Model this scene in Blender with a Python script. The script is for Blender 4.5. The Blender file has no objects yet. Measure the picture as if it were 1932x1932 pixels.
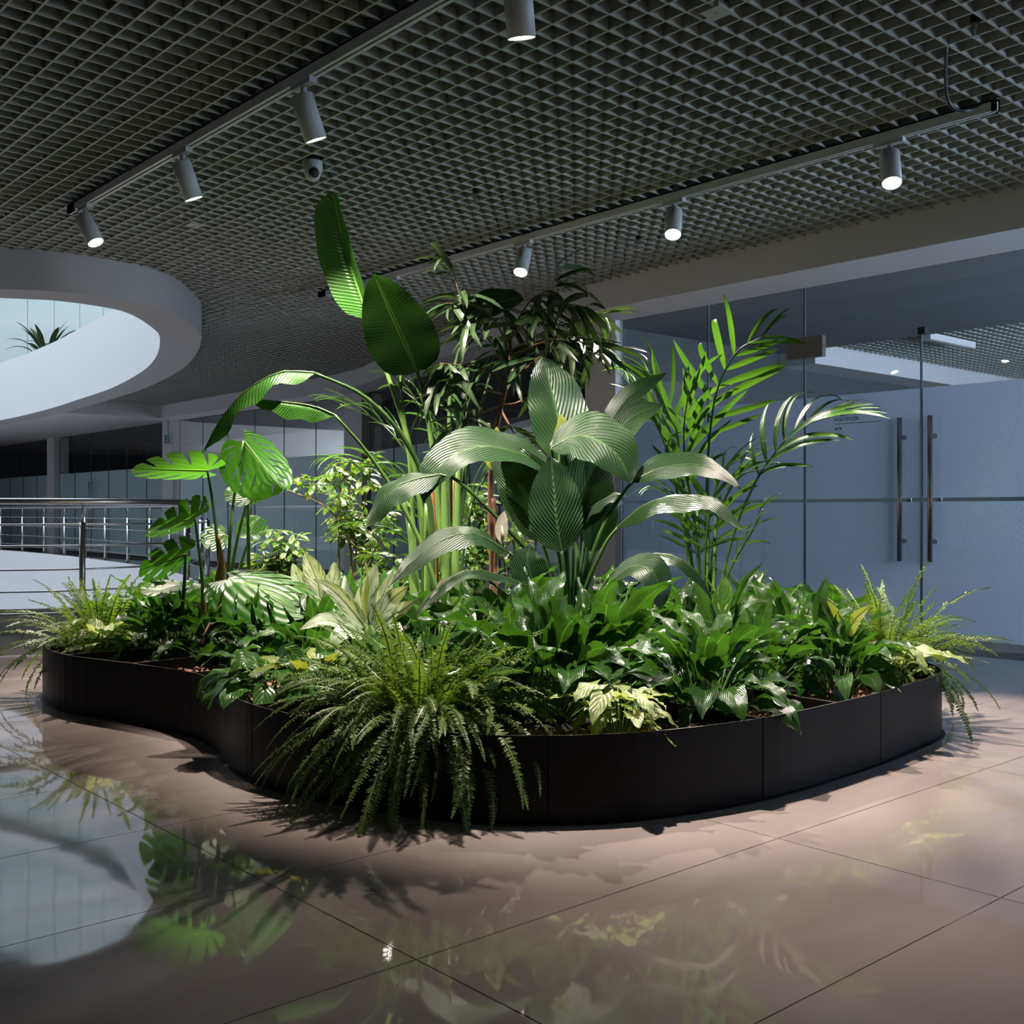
import bpy, math, random
from mathutils import Vector, Matrix
from mathutils.geometry import tessellate_polygon

rnd = random.Random(11)
SC = bpy.context.scene
COL = SC.collection
R = math.radians

# ------------------------------------------------------------------ camera
YAW = 41.4
CA, SA = math.cos(R(YAW)), math.sin(R(YAW))
FPX, HC = 2066.0, 0.875
cam_data = bpy.data.cameras.new('camera')
cam_data.sensor_width = 36.0
cam_data.lens = FPX / 1932.0 * 36.0
cam_data.clip_start = 0.05
cam = bpy.data.objects.new('camera', cam_data)
cam.location = (0, 0, HC)
cam.rotation_euler = (R(90), 0, R(-YAW))
COL.objects.link(cam)
SC.camera = cam

# ------------------------------------------------------------------ light and exposure
SKYLIGHT = 2.8        # daylight through the glass roof over the atrium
CORRIDOR_WINDOW = 1.1  # daylight window at the near end of the corridor
OFFICE_WINDOW = 2.0    # daylight window at the far end of the office
FAR_OFFICE_GLOW = 3.5       # added glowing pane, out of sight, to light the far office bay
OFFICE_SIDE = 31.0      # daylight window in the office side wall, right of the doors
SPOT_W = 480.0          # each track spotlight
LENS = 30.0            # glowing spotlight lens
SC.view_settings.view_transform = 'Standard'
SC.view_settings.look = 'None'
SC.view_settings.exposure = 0.0
SC.view_settings.gamma = 1.0
SC.view_settings.use_curve_mapping = False
world = bpy.data.worlds.new('world')
SC.world = world
world.use_nodes = True
world.node_tree.nodes['Background'].inputs[0].default_value = (0.55, 0.65, 0.85, 1)
world.node_tree.nodes['Background'].inputs[1].default_value = 0.3
SC.cycles.use_denoising = True
SC.cycles.use_adaptive_sampling = True
SC.cycles.adaptive_threshold = 0.05
SC.cycles.use_light_tree = False
SC.cycles.max_bounces = 5
SC.cycles.diffuse_bounces = 3
SC.cycles.glossy_bounces = 2
SC.cycles.transmission_bounces = 2
SC.cycles.transparent_max_bounces = 8
SC.cycles.caustics_reflective = False
SC.cycles.caustics_refractive = False
SC.cycles.sample_clamp_indirect = 4.0

# ------------------------------------------------------------------ helpers
def plan(x, d, z=0.0):
    """right offset x and distance d from where the photographer stands -> room coordinates"""
    return Vector((x * CA + d * SA, -x * SA + d * CA, z))

def at(u, v, d):
    """a sighted direction (picture position) and a distance -> room coordinates"""
    return plan((u - 966.0) / FPX * d, d, HC - (v - 966.0) / FPX * d)

RIGHT = Vector((CA, -SA, 0)); FWD = Vector((SA, CA, 0)); UP = Vector((0, 0, 1))
def vdir(r, u, t):
    """direction from right / up / towards-viewer components"""
    return (RIGHT * r + UP * u - FWD * t).normalized()

def catmull(pts, n, closed=False):
    out = []
    m = len(pts)
    segs = m if closed else m - 1
    for i in range(segs):
        if closed:
            p0, p1, p2, p3 = pts[(i - 1) % m], pts[i], pts[(i + 1) % m], pts[(i + 2) % m]
        else:
            p1, p2 = pts[i], pts[i + 1]
            p0 = pts[i - 1] if i > 0 else p1 * 2 - p2
            p3 = pts[i + 2] if i + 2 < m else p2 * 2 - p1
        for k in range(n):
            t = k / n
            out.append(0.5 * ((2 * p1) + (p2 - p0) * t + (2 * p0 - 5 * p1 + 4 * p2 - p3) * t * t + (3 * p1 - p0 - 3 * p2 + p3) * t ** 3))
    if not closed:
        out.append(pts[-1].copy())
    return out

def resample(pts, n):
    L = [0.0]
    for a, b in zip(pts, pts[1:]):
        L.append(L[-1] + (b - a).length)
    out, j = [], 0
    for i in range(n + 1):
        s = L[-1] * i / n
        while j < len(L) - 2 and L[j + 1] < s:
            j += 1
        f = (s - L[j]) / max(1e-9, L[j + 1] - L[j])
        out.append(pts[j].lerp(pts[j + 1], f))
    return out

class MB:
    def __init__(self):
        self.v, self.f, self.uv, self.m = [], [], [], []
    def quad(self, idx, uv=None, m=0):
        self.f.append(tuple(idx)); self.uv.append(uv or [(0.5, 0.5)] * len(idx)); self.m.append(m)
    def box(self, lo, hi, m=0, mat=None):
        b = len(self.v)
        for z in (lo[2], hi[2]):
            for x, y in ((lo[0], lo[1]), (hi[0], lo[1]), (hi[0], hi[1]), (lo[0], hi[1])):
                p = Vector((x, y, z))
                self.v.append(mat @ p if mat else p)
        for q in ((0, 3, 2, 1), (4, 5, 6, 7), (0, 1, 5, 4), (1, 2, 6, 5), (2, 3, 7, 6), (3, 0, 4, 7)):
            self.quad([b + i for i in q], m=m)
    def tube(self, pts, rad, n=6, m=0, caps=True):
        if not hasattr(rad, '__len__'):
            rad = [rad] * len(pts)
        b = len(self.v)
        t = (pts[1] - pts[0]).normalized()
        nrm = t.orthogonal().normalized()
        K = len(pts)
        for i, p in enumerate(pts):
            t = (pts[min(i + 1, K - 1)] - pts[max(i - 1, 0)]).normalized()
            nrm = (nrm - t * nrm.dot(t)).normalized()
            bi = t.cross(nrm)
            for k in range(n):
                a = 2 * math.pi * k / n
                self.v.append(p + (nrm * math.cos(a) + bi * math.sin(a)) * rad[i])
        for i in range(K - 1):
            for k in range(n):
                k2 = (k + 1) % n
                self.quad((b + i * n + k, b + i * n + k2, b + (i + 1) * n + k2, b + (i + 1) * n + k),
                          [(k / n, i / K), (k2 / n, i / K), (k2 / n, (i + 1) / K), (k / n, (i + 1) / K)], m)
        if caps:
            self.quad([b + k for k in range(n)][::-1], m=m)
            self.quad([b + (K - 1) * n + k for k in range(n)], m=m)
    def lathe(self, prof, n=20, m=0, mat=None, caps=True):
        b = len(self.v)
        for r_, z in prof:
            for k in range(n):
                a = 2 * math.pi * k / n
                p = Vector((r_ * math.cos(a), r_ * math.sin(a), z))
                self.v.append(mat @ p if mat else p)
        for i in range(len(prof) - 1):
            for k in range(n):
                k2 = (k + 1) % n
                self.quad((b + i * n + k, b + i * n + k2, b + (i + 1) * n + k2, b + (i + 1) * n + k), m=m)
        if caps:
            self.quad([b + k for k in range(n)][::-1], m=m)
            self.quad([b + (len(prof) - 1) * n + k for k in range(n)], m=m)
    def wall(self, pts, z0, z1, closed=False, m=0, flip=False):
        b = len(self.v); n = len(pts)
        for p in pts:
            self.v.append(Vector((p.x, p.y, z0))); self.v.append(Vector((p.x, p.y, z1)))
        for i in range(n if closed else n - 1):
            j = (i + 1) % n
            q = (b + 2 * i, b + 2 * j, b + 2 * j + 1, b + 2 * i + 1)
            self.quad(q[::-1] if flip else q, m=m)
    def ring(self, a, b_, z, closed=True, m=0, flip=False):
        s = len(self.v); n = len(a)
        for p, q in zip(a, b_):
            self.v.append(Vector((p.x, p.y, z))); self.v.append(Vector((q.x, q.y, z)))
        for i in range(n if closed else n - 1):
            j = (i + 1) % n
            q = (s + 2 * i, s + 2 * j, s + 2 * j + 1, s + 2 * i + 1)
            self.quad(q[::-1] if flip else q, m=m)
    def poly(self, loops, z, m=0):
        allp = [Vector((p.x, p.y, 0)) for lp in loops for p in lp]
        tris = tessellate_polygon([[Vector((p.x, p.y, 0)) for p in lp] for lp in loops])
        s = len(self.v)
        self.v += [Vector((p.x, p.y, z)) for p in allp]
        for t in tris:
            self.quad([s + i for i in t], m=m)
    def mesh(self, name, mats, smooth=False):
        me = bpy.data.meshes.new(name)
        me.from_pydata([tuple(p) for p in self.v], [], self.f)
        uvl = me.uv_layers.new(name='uv')
        flat = [c for fu in self.uv for p in fu for c in p]
        uvl.data.foreach_set('uv', flat)
        for mt in (mats if isinstance(mats, (list, tuple)) else [mats]):
            me.materials.append(mt)
        me.polygons.foreach_set('material_index', self.m)
        if smooth:
            me.polygons.foreach_set('use_smooth', [True] * len(self.f))
        me.update()
        return me

def put(name, me, parent=None, loc=None, rot=None, scale=None):
    o = bpy.data.objects.new(name, me)
    COL.objects.link(o)
    if parent is not None:
        o.parent = parent
    if loc is not None: o.location = loc
    if rot is not None: o.rotation_euler = rot
    if scale is not None: o.scale = scale if hasattr(scale, '__len__') else (scale,) * 3
    return o

def build(mb, name, mats, parent=None, smooth=False):
    return put(name, mb.mesh(name, mats, smooth), parent)

def thing(name, label, cat, group=None, loc=(0, 0, 0)):
    o = put(name, None, loc=loc)
    o.empty_display_size = 0.1
    o['label'] = label; o['category'] = cat
    if group: o['group'] = group
    return o

def tag(o, label, cat, group=None, kind=None):
    o['label'] = label; o['category'] = cat
    if group: o['group'] = group
    if kind: o['kind'] = kind
    return o

def struct(o, label=None):
    o['kind'] = 'structure'
    if label: o['label'] = label
    return o

# ------------------------------------------------------------------ materials
def nodes(name):
    m = bpy.data.materials.new(name)
    m.use_nodes = True
    nt = m.node_tree
    return m, nt, nt.nodes['Principled BSDF'], nt.nodes['Material Output']

def N(nt, kind, **kw):
    n = nt.nodes.new(kind)
    for k, v in kw.items():
        setattr(n, k, v)
    return n

def plain(name, col, rough=0.6, metal=0.0, spec=0.5, noise=0.0, nscale=20.0, bump=0.0):
    m, nt, b, out = nodes(name)
    b.inputs['Base Color'].default_value = (*col, 1)
    b.inputs['Roughness'].default_value = rough
    b.inputs['Metallic'].default_value = metal
    b.inputs['Specular IOR Level'].default_value = spec
    if noise or bump:
        tc = N(nt, 'ShaderNodeTexCoord')
        nz = N(nt, 'ShaderNodeTexNoise'); nz.inputs['Scale'].default_value = nscale
        nt.links.new(tc.outputs['Object'], nz.inputs['Vector'])
        if noise:
            mp = N(nt, 'ShaderNodeMapRange')
            mp.inputs[3].default_value = 1 - noise; mp.inputs[4].default_value = 1 + noise
            nt.links.new(nz.outputs['Fac'], mp.inputs[0])
            mx = N(nt, 'ShaderNodeMix', data_type='RGBA', blend_type='MULTIPLY')
            mx.inputs[0].default_value = 1.0
            mx.inputs[6].default_value = (*col, 1)
            nt.links.new(mp.outputs[0], mx.inputs[7])
            nt.links.new(mx.outputs[2], b.inputs['Base Color'])
        if bump:
            bp = N(nt, 'ShaderNodeBump'); bp.inputs['Strength'].default_value = bump
            bp.inputs['Distance'].default_value = 0.01
            nt.links.new(nz.outputs['Fac'], bp.inputs['Height'])
            nt.links.new(bp.outputs[0], b.inputs['Normal'])
    return m

def emit(name, col, s):
    m, nt, b, out = nodes(name)
    nt.nodes.remove(b)
    e = N(nt, 'ShaderNodeEmission')
    e.inputs[0].default_value = (*col, 1); e.inputs[1].default_value = s
    nt.links.new(e.outputs[0], out.inputs[0])
    return m

def glass(name, tint=(0.92, 0.96, 0.96), refl=1.0):
    m, nt, b, out = nodes(name)
    nt.nodes.remove(b)
    tr = N(nt, 'ShaderNodeBsdfTransparent'); tr.inputs[0].default_value = (*tint, 1)
    gl = N(nt, 'ShaderNodeBsdfGlossy'); gl.inputs['Roughness'].default_value = 0.0
    gl.inputs[0].default_value = (refl, refl, refl, 1)
    lw = N(nt, 'ShaderNodeLayerWeight'); lw.inputs['Blend'].default_value = 0.5
    pw = N(nt, 'ShaderNodeMath', operation='POWER'); pw.inputs[1].default_value = 5.0
    nt.links.new(lw.outputs['Facing'], pw.inputs[0])
    fr = N(nt, 'ShaderNodeMath', operation='MULTIPLY_ADD'); fr.inputs[1].default_value = 0.92; fr.inputs[2].default_value = 0.06
    nt.links.new(pw.outputs[0], fr.inputs[0])
    mx = N(nt, 'ShaderNodeMixShader')
    nt.links.new(fr.outputs[0], mx.inputs[0])
    nt.links.new(tr.outputs[0], mx.inputs[1]); nt.links.new(gl.outputs[0], mx.inputs[2])
    nt.links.new(mx.outputs[0], out.inputs[0])
    return m

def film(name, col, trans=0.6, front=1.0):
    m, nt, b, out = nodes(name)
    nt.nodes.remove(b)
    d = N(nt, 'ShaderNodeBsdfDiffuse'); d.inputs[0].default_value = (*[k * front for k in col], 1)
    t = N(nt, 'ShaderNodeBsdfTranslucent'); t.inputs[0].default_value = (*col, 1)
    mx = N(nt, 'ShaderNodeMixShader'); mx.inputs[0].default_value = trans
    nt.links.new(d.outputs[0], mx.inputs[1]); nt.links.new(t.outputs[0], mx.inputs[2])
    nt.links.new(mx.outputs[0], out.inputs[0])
    return m

def leafmat(name, dark, light, rough=0.32, trans=0.35, tcol=None, vein=0.0, nveins=16, slant=0.5, patch=None,
            patch_amt=0.5, patch_scale=(10, 3), midrib=None, bump=0.25, spec=0.5, edge=None):
    """glossy leaf with translucency; veins run from the midrib towards the tip"""
    k_ = 0.66
    dark, light = [x * k_ for x in dark], [x * k_ for x in light]
    m, nt, b, out = nodes(name)
    L = nt.links.new
    uv = N(nt, 'ShaderNodeUVMap')
    sep = N(nt, 'ShaderNodeSeparateXYZ'); L(uv.outputs[0], sep.inputs[0])
    def mth(op, a, b_=None, c=None):
        n = N(nt, 'ShaderNodeMath', operation=op)
        for i, x in enumerate((a, b_, c)):
            if x is None: continue
            if isinstance(x, (int, float)): n.inputs[i].default_value = x
            else: L(x, n.inputs[i])
        return n.outputs[0]
    a = mth('MULTIPLY', mth('ABSOLUTE', mth('SUBTRACT', sep.outputs[0], 0.5)), 2.0)
    w = mth('SUBTRACT', sep.outputs[1], mth('MULTIPLY', a, slant))
    s = mth('SINE', mth('MULTIPLY', w, nveins * 6.2832))
    oi = N(nt, 'ShaderNodeObjectInfo')
    nz = N(nt, 'ShaderNodeTexNoise'); nz.inputs['Scale'].default_value = 3.0
    vadd = N(nt, 'ShaderNodeVectorMath', operation='ADD')
    L(uv.outputs[0], vadd.inputs[0]); L(oi.outputs['Random'], vadd.inputs[1])
    L(vadd.outputs[0], nz.inputs['Vector'])
    f = mth('ADD', mth('MULTIPLY', nz.outputs['Fac'], 0.6), mth('MULTIPLY', oi.outputs['Random'], 0.5))
    if vein:
        f = mth('ADD', f, mth('MULTIPLY', s, vein))
    mix = N(nt, 'ShaderNodeMix', data_type='RGBA')
    mix.inputs[6].default_value = (*dark, 1); mix.inputs[7].default_value = (*light, 1)
    L(f, mix.inputs[0]); mix.clamp_factor = True
    col = mix.outputs[2]
    if patch is not None:
        pv = N(nt, 'ShaderNodeCombineXYZ')
        L(mth('MULTIPLY', a, patch_scale[1]), pv.inputs[0]); L(mth('MULTIPLY', w, patch_scale[0]), pv.inputs[1])
        L(mth('MULTIPLY', oi.outputs['Random'], 37.0), pv.inputs[2])
        pn = N(nt, 'ShaderNodeTexNoise'); pn.inputs['Scale'].default_value = 1.0; pn.inputs['Detail'].default_value = 3.0
        L(pv.outputs[0], pn.inputs['Vector'])
        fac = pn.outputs['Fac']
        if edge is not None:      # patches keep away from (or hold to) the margin
            fac = mth('ADD', fac, mth('MULTIPLY', a, edge))
        th = N(nt, 'ShaderNodeMapRange'); th.inputs[1].default_value = 0.5 - patch_amt * 0.5 + 0.2; th.inputs[2].default_value = th.inputs[1].default_value + 0.06
        L(fac, th.inputs[0])
        m2 = N(nt, 'ShaderNodeMix', data_type='RGBA')
        L(th.outputs[0], m2.inputs[0]); L(col, m2.inputs[6]); m2.inputs[7].default_value = (*patch, 1)
        col = m2.outputs[2]
    if midrib is not None:
        mr = N(nt, 'ShaderNodeMapRange'); mr.inputs[1].default_value = 0.07; mr.inputs[2].default_value = 0.02
        L(a, mr.inputs[0])
        m3 = N(nt, 'ShaderNodeMix', data_type='RGBA')
        L(mr.outputs[0], m3.inputs[0]); L(col, m3.inputs[6]); m3.inputs[7].default_value = (*midrib, 1)
        col = m3.outputs[2]
    L(col, b.inputs['Base Color'])
    b.inputs['Roughness'].default_value = rough
    b.inputs['Specular IOR Level'].default_value = spec
    if bump:
        bp = N(nt, 'ShaderNodeBump'); bp.inputs['Strength'].default_value = bump; bp.inputs['Distance'].default_value = 0.004
        hgt = mth('SUBTRACT', s, mth('MULTIPLY', mth('LESS_THAN', a, 0.05), 2.0))
        L(hgt, bp.inputs['Height']); L(bp.outputs[0], b.inputs['Normal'])
    t = N(nt, 'ShaderNodeBsdfTranslucent')
    if tcol is None:
        tm = N(nt, 'ShaderNodeMix', data_type='RGBA', blend_type='MULTIPLY'); tm.inputs[0].default_value = 1.0
        tm.inputs[7].default_value = (1.9, 1.75, 0.8, 1); L(col, tm.inputs[6]); L(tm.outputs[2], t.inputs[0])
    else:
        t.inputs[0].default_value = (*tcol, 1)
    ms = N(nt, 'ShaderNodeMixShader'); ms.inputs[0].default_value = trans
    L(b.outputs[0], ms.inputs[1]); L(t.outputs[0], ms.inputs[2]); L(ms.outputs[0], out.inputs[0])
    return m

def tilemat():
    m, nt, b, out = nodes('polished_tile')
    L = nt.links.new
    tc = N(nt, 'ShaderNodeTexCoord'); geo = N(nt, 'ShaderNodeNewGeometry')
    mp = N(nt, 'ShaderNodeMapping'); mp.inputs['Scale'].default_value = (0.8, 2.6, 1)
    L(geo.outputs['Position'], mp.inputs[0])
    nz = N(nt, 'ShaderNodeTexNoise'); nz.inputs['Scale'].default_value = 1.6; nz.inputs['Detail'].default_value = 5.0
    nz.inputs['Distortion'].default_value = 0.6
    L(mp.outputs[0], nz.inputs['Vector'])
    cr = N(nt, 'ShaderNodeValToRGB')
    cr.color_ramp.elements[0].position = 0.3; cr.color_ramp.elements[0].color = (0.262, 0.226, 0.208, 1)
    cr.color_ramp.elements[1].position = 0.7; cr.color_ramp.elements[1].color = (0.340, 0.298, 0.276, 1)
    L(nz.outputs['Fac'], cr.inputs[0]); L(cr.outputs[0], b.inputs['Base Color'])
    b.inputs['Roughness'].default_value = 0.035
    b.inputs['Specular IOR Level'].default_value = 0.5
    n2 = N(nt, 'ShaderNodeTexNoise'); n2.inputs['Scale'].default_value = 2.2
    L(geo.outputs['Position'], n2.inputs['Vector'])
    bp = N(nt, 'ShaderNodeBump'); bp.inputs['Strength'].default_value = 0.05; bp.inputs['Distance'].default_value = 0.02
    L(n2.outputs['Fac'], bp.inputs['Height']); L(bp.outputs[0], b.inputs['Normal'])
    return m

M = {}
M['tile'] = tilemat()
M['white'] = plain('white_paint', (0.62, 0.61, 0.62), 0.75, noise=0.03)
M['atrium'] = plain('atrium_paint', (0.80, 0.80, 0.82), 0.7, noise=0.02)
M['ring'] = plain('shaded_ring_paint', (0.42, 0.415, 0.41), 0.75, noise=0.03)  # same paint as the bulkhead, darkened: the ring's shade is in the colour
M['slat'] = plain('grid_slat', (0.385, 0.40, 0.36), 0.55)
M['plenum'] = plain('plenum_dark', (0.05, 0.05, 0.05), 0.9)
M['lamp'] = plain('lamp_white', (0.48, 0.48, 0.48), 0.45)
M['track'] = plain('track_white', (0.62, 0.63, 0.64), 0.4)
M['groove'] = plain('track_groove', (0.02, 0.02, 0.02), 0.6)
M['steel'] = plain('brushed_steel', (0.55, 0.54, 0.53), 0.22, metal=1.0)
M['handle'] = plain('handle_steel', (0.36, 0.345, 0.33), 0.25, metal=1.0)
M['patch'] = plain('patch_fitting', (0.30, 0.26, 0.23), 0.3, metal=1.0)
M['black'] = plain('black_plastic', (0.012, 0.012, 0.012), 0.4)
M['planter'] = plain('black_powder_coat', (0.0045, 0.004, 0.004), 0.45, spec=0.14, noise=0.1, nscale=60)
M['rim'] = plain('planter_edge', (0.06, 0.058, 0.056), 0.35, spec=0.6)
M['soil'] = plain('soil', (0.012, 0.009, 0.007), 0.95, noise=0.4, nscale=40, bump=0.6)
M['pebble'] = plain('clay_pebble', (0.36, 0.19, 0.12), 0.85, noise=0.35, nscale=90)
M['glass'] = glass('clear_glass')
M['edge'] = plain('glass_edge', (0.10, 0.14, 0.16), 0.25)
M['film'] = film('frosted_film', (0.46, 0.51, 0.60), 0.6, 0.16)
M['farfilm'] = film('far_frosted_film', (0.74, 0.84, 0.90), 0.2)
M['upglass'] = plain('upper_glazing', (0.60, 0.70, 0.68), 0.12, spec=0.8)
M['joint'] = plain('joint_dark', (0.05, 0.06, 0.065), 0.5)
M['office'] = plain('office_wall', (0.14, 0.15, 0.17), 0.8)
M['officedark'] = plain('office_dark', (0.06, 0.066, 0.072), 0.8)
M['wood'] = plain('cabinet_wood', (0.36, 0.22, 0.10), 0.5, noise=0.2, nscale=8)
M['ink'] = plain('sign_ink', (0.01, 0.012, 0.02), 0.5)
M['exit'] = plain('exit_green', (0.01, 0.22, 0.12), 0.4)
M['stem'] = plain('stem_green', (0.10, 0.20, 0.04), 0.45, noise=0.25, nscale=12)
M['darkstem'] = plain('stem_dark_green', (0.035, 0.085, 0.02), 0.4, noise=0.3, nscale=12)
M['bark'] = plain('bark_brown', (0.16, 0.075, 0.04), 0.7, noise=0.35, nscale=30, bump=0.3)
M['palebark'] = plain('bark_pale', (0.34, 0.24, 0.12), 0.6, noise=0.25, nscale=20)
M['sheath'] = plain('dry_sheath', (0.30, 0.13, 0.04), 0.65, noise=0.4, nscale=25)
M['spathe'] = leafmat('spathe_white', (0.62, 0.58, 0.50), (0.75, 0.70, 0.62), 0.5, 0.35, tcol=(0.8, 0.75, 0.6), bump=0.1, nveins=8)
M['spadix'] = plain('spadix', (0.7, 0.55, 0.3), 0.6)
# leaves
M['lily'] = leafmat('peace_lily_leaf', (0.018, 0.085, 0.014), (0.055, 0.185, 0.025), 0.27, 0.32, nveins=13, slant=0.55, vein=0.10, midrib=(0.07, 0.2, 0.04), bump=0.5, spec=0.8)
M['bigspath'] = leafmat('giant_lily_leaf', (0.014, 0.062, 0.014), (0.028, 0.092, 0.024), 0.36, 0.12, nveins=15, slant=0.5, vein=0.16, midrib=(0.06, 0.16, 0.05), bump=0.8, spec=1.0)
M['strelitzia'] = leafmat('strelitzia_leaf', (0.03, 0.13, 0.016), (0.07, 0.23, 0.03), 0.28, 0.3, nveins=34, slant=0.10, vein=0.14, midrib=(0.18, 0.32, 0.08), bump=0.35)
M['strelitzia_shaded'] = leafmat('shaded_strelitzia_leaf', (0.014, 0.06, 0.012), (0.032, 0.115, 0.02), 0.26, 0.08, nveins=34, slant=0.10, vein=0.14, midrib=(0.16, 0.28, 0.08), bump=0.35)  # darker copy of the strelitzia leaf, shade put into its colour
M['monstera'] = leafmat('monstera_leaf', (0.025, 0.13, 0.012), (0.06, 0.23, 0.022), 0.38, 0.38, nveins=7, slant=0.55, vein=0.10, midrib=(0.13, 0.3, 0.06), bump=0.35)
M['ficus'] = leafmat('ficus_leaf', (0.020, 0.055, 0.018), (0.045, 0.092, 0.034), 0.36, 0.14, nveins=5, slant=0.5, midrib=(0.12, 0.17, 0.07), bump=0.1)
M['palm'] = leafmat('palm_leaflet', (0.03, 0.12, 0.014), (0.075, 0.215, 0.03), 0.28, 0.30, nveins=2, slant=3.0, vein=0.06, bump=0.25)
M['fern'] = leafmat('fern_frond', (0.09, 0.19, 0.025), (0.17, 0.29, 0.06), 0.5, 0.36, nveins=8, bump=0.0)
M['aglao'] = leafmat('silver_leaf', (0.09, 0.22, 0.06), (0.14, 0.28, 0.09), 0.36, 0.25, patch=(0.34, 0.42, 0.33), patch_amt=0.76, patch_scale=(16, 2.2), edge=-0.16, midrib=(0.30, 0.42, 0.22), nveins=14, slant=0.5, bump=0.3)
M['syng'] = leafmat('syngonium_leaf', (0.30, 0.40, 0.13), (0.46, 0.54, 0.24), 0.42, 0.3, patch=(0.20, 0.36, 0.08), patch_amt=0.36, patch_scale=(5, 3), midrib=(0.52, 0.58, 0.32), nveins=5, slant=0.5, bump=0.3, tcol=(0.6, 0.75, 0.2))
M['pothos'] = leafmat('pothos_leaf', (0.035, 0.13, 0.028), (0.07, 0.2, 0.045), 0.26, 0.28, patch=(0.22, 0.33, 0.12), patch_amt=0.22, patch_scale=(8, 2), midrib=(0.12, 0.26, 0.07), nveins=6, slant=0.5, bump=0.25)
M['pothos2'] = leafmat('pothos_young_leaf', (0.22, 0.34, 0.05), (0.36, 0.44, 0.09), 0.34, 0.4, nveins=6, slant=0.5, bump=0.2)
M['scheff'] = leafmat('schefflera_leaf', (0.04, 0.16, 0.02), (0.07, 0.22, 0.03), 0.3, 0.3, patch=(0.34, 0.35, 0.07), patch_amt=0.30, patch_scale=(4, 2.5), nveins=8, slant=0.4, bump=0.2)
M['grass'] = leafmat('dracaena_leaf', (0.05, 0.2, 0.02), (0.10, 0.3, 0.04), 0.35, 0.35, nveins=1, bump=0.0)
# ------------------------------------------------------------------ outlines shared by the building
Z_CEIL, Z_SOF, Z_DRUM = 2.72, 2.50, 2.44
V2 = lambda x, y: Vector((x, y, 0))
VOID = [V2(x * .96, y * .96) for x, y in (
    (2.48, 8.47), (2.92, 8.29), (3.48, 8.34), (3.89, 8.60), (4.39, 9.25), (4.69, 9.81), (5.16, 10.99), (5.55, 12.3),
    (5.94, 14.2), (6.15, 15.98), (6.34, 17.96), (6.42, 20.5), (6.2, 23.5), (5.3, 26.5), (3.2, 28.5), (0.5, 28.0),
    (-1.3, 25.0), (-2.0, 21.0), (-1.9, 17.0), (-1.0, 13.0), (0.3, 10.3), (1.4, 9.05))]
VOID = catmull(VOID, 7, True)
def offset(pts, d):
    """d > 0 moves outwards (outline runs counter-clockwise)"""
    n = len(pts); out = []
    for i in range(n):
        t = (pts[(i + 1) % n] - pts[i - 1]).normalized()
        out.append(pts[i] + V2(t.y, -t.x) * d)
    return out
VOID_IN = offset(VOID, -0.36)
KERB = [p * 1.02 for p in VOID]
def rect(x0, y0, x1, y1):
    return [V2(x0, y0), V2(x1, y0), V2(x1, y1), V2(x0, y1)]
def inside(p, poly):
    c = False; n = len(poly)
    for i in range(n):
        a, b = poly[i], poly[i - 1]
        if (a.y > p.y) != (b.y > p.y) and p.x < (b.x - a.x) * (p.y - a.y) / (b.y - a.y) + a.x:
            c = not c
    return c

SOF_EDGE = catmull([V2(6.33, 5.6), V2(6.40, 6.5), V2(6.75, 8.0), V2(7.15, 9.4), V2(7.56, 10.98), V2(7.9, 12.2), V2(8.0, 14.0), V2(8.0, 18.3)], 6)
SOF_EDGE = [V2(6.33, -6)] + SOF_EDGE
FACADE = catmull([V2(6.85, 5.6), V2(6.87, 6.7), V2(7.16, 8.0), V2(7.58, 9.4), V2(8.02, 11.0), V2(8.37, 12.4), V2(8.41, 14.0), V2(8.41, 18.3)], 6)
FACADE = [V2(6.85, -6)] + FACADE

# ------------------------------------------------------------------ floor
mb = MB()
mb.poly([rect(-6, -6, 16, 31), [p for p in reversed(offset(KERB, -0.05))]], -0.0015)
for f in range(len(mb.f)):
    a, b, c = [mb.v[i] for i in mb.f[f][:3]]
    if (b - a).cross(c - a).z < 0: mb.f[f] = mb.f[f][::-1]
floor = struct(build(mb, 'floor', M['tile']), 'large polished greige porcelain floor tiles')
g = 0.0016
mb = MB(); mb.box((g, g, -0.001), (1.2 - g, 0.6 - g, 0.0)); tile_me = mb.mesh('tile', M['tile'])
far = MB()
for i in range(-4, 6):
    for j in range(-8, 40):
        x0, y0 = 1.275 + 1.2 * i, 2.93 + 0.6 * j
        if x0 < -4 or x0 > 7.4: continue
        corners = [V2(x0 + a, y0 + b) for a in (0, .6, 1.2) for b in (0, .3, .6)]
        ins = [inside(p, offset(KERB, .0)) for p in corners]
        if any(ins): continue
        if -3.6 < x0 < 6.9 and -1.9 < y0 < 11.5:
            put('tile', tile_me, floor, (x0, y0, 0))
        elif y0 > 0:
            far.box((x0 + g, y0 + g, -0.001), (x0 + 1.2 - g, y0 + .6 - g, 0.0))
o = build(far, 'tile_field', M['tile'], floor); o['kind'] = 'stuff'

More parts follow.
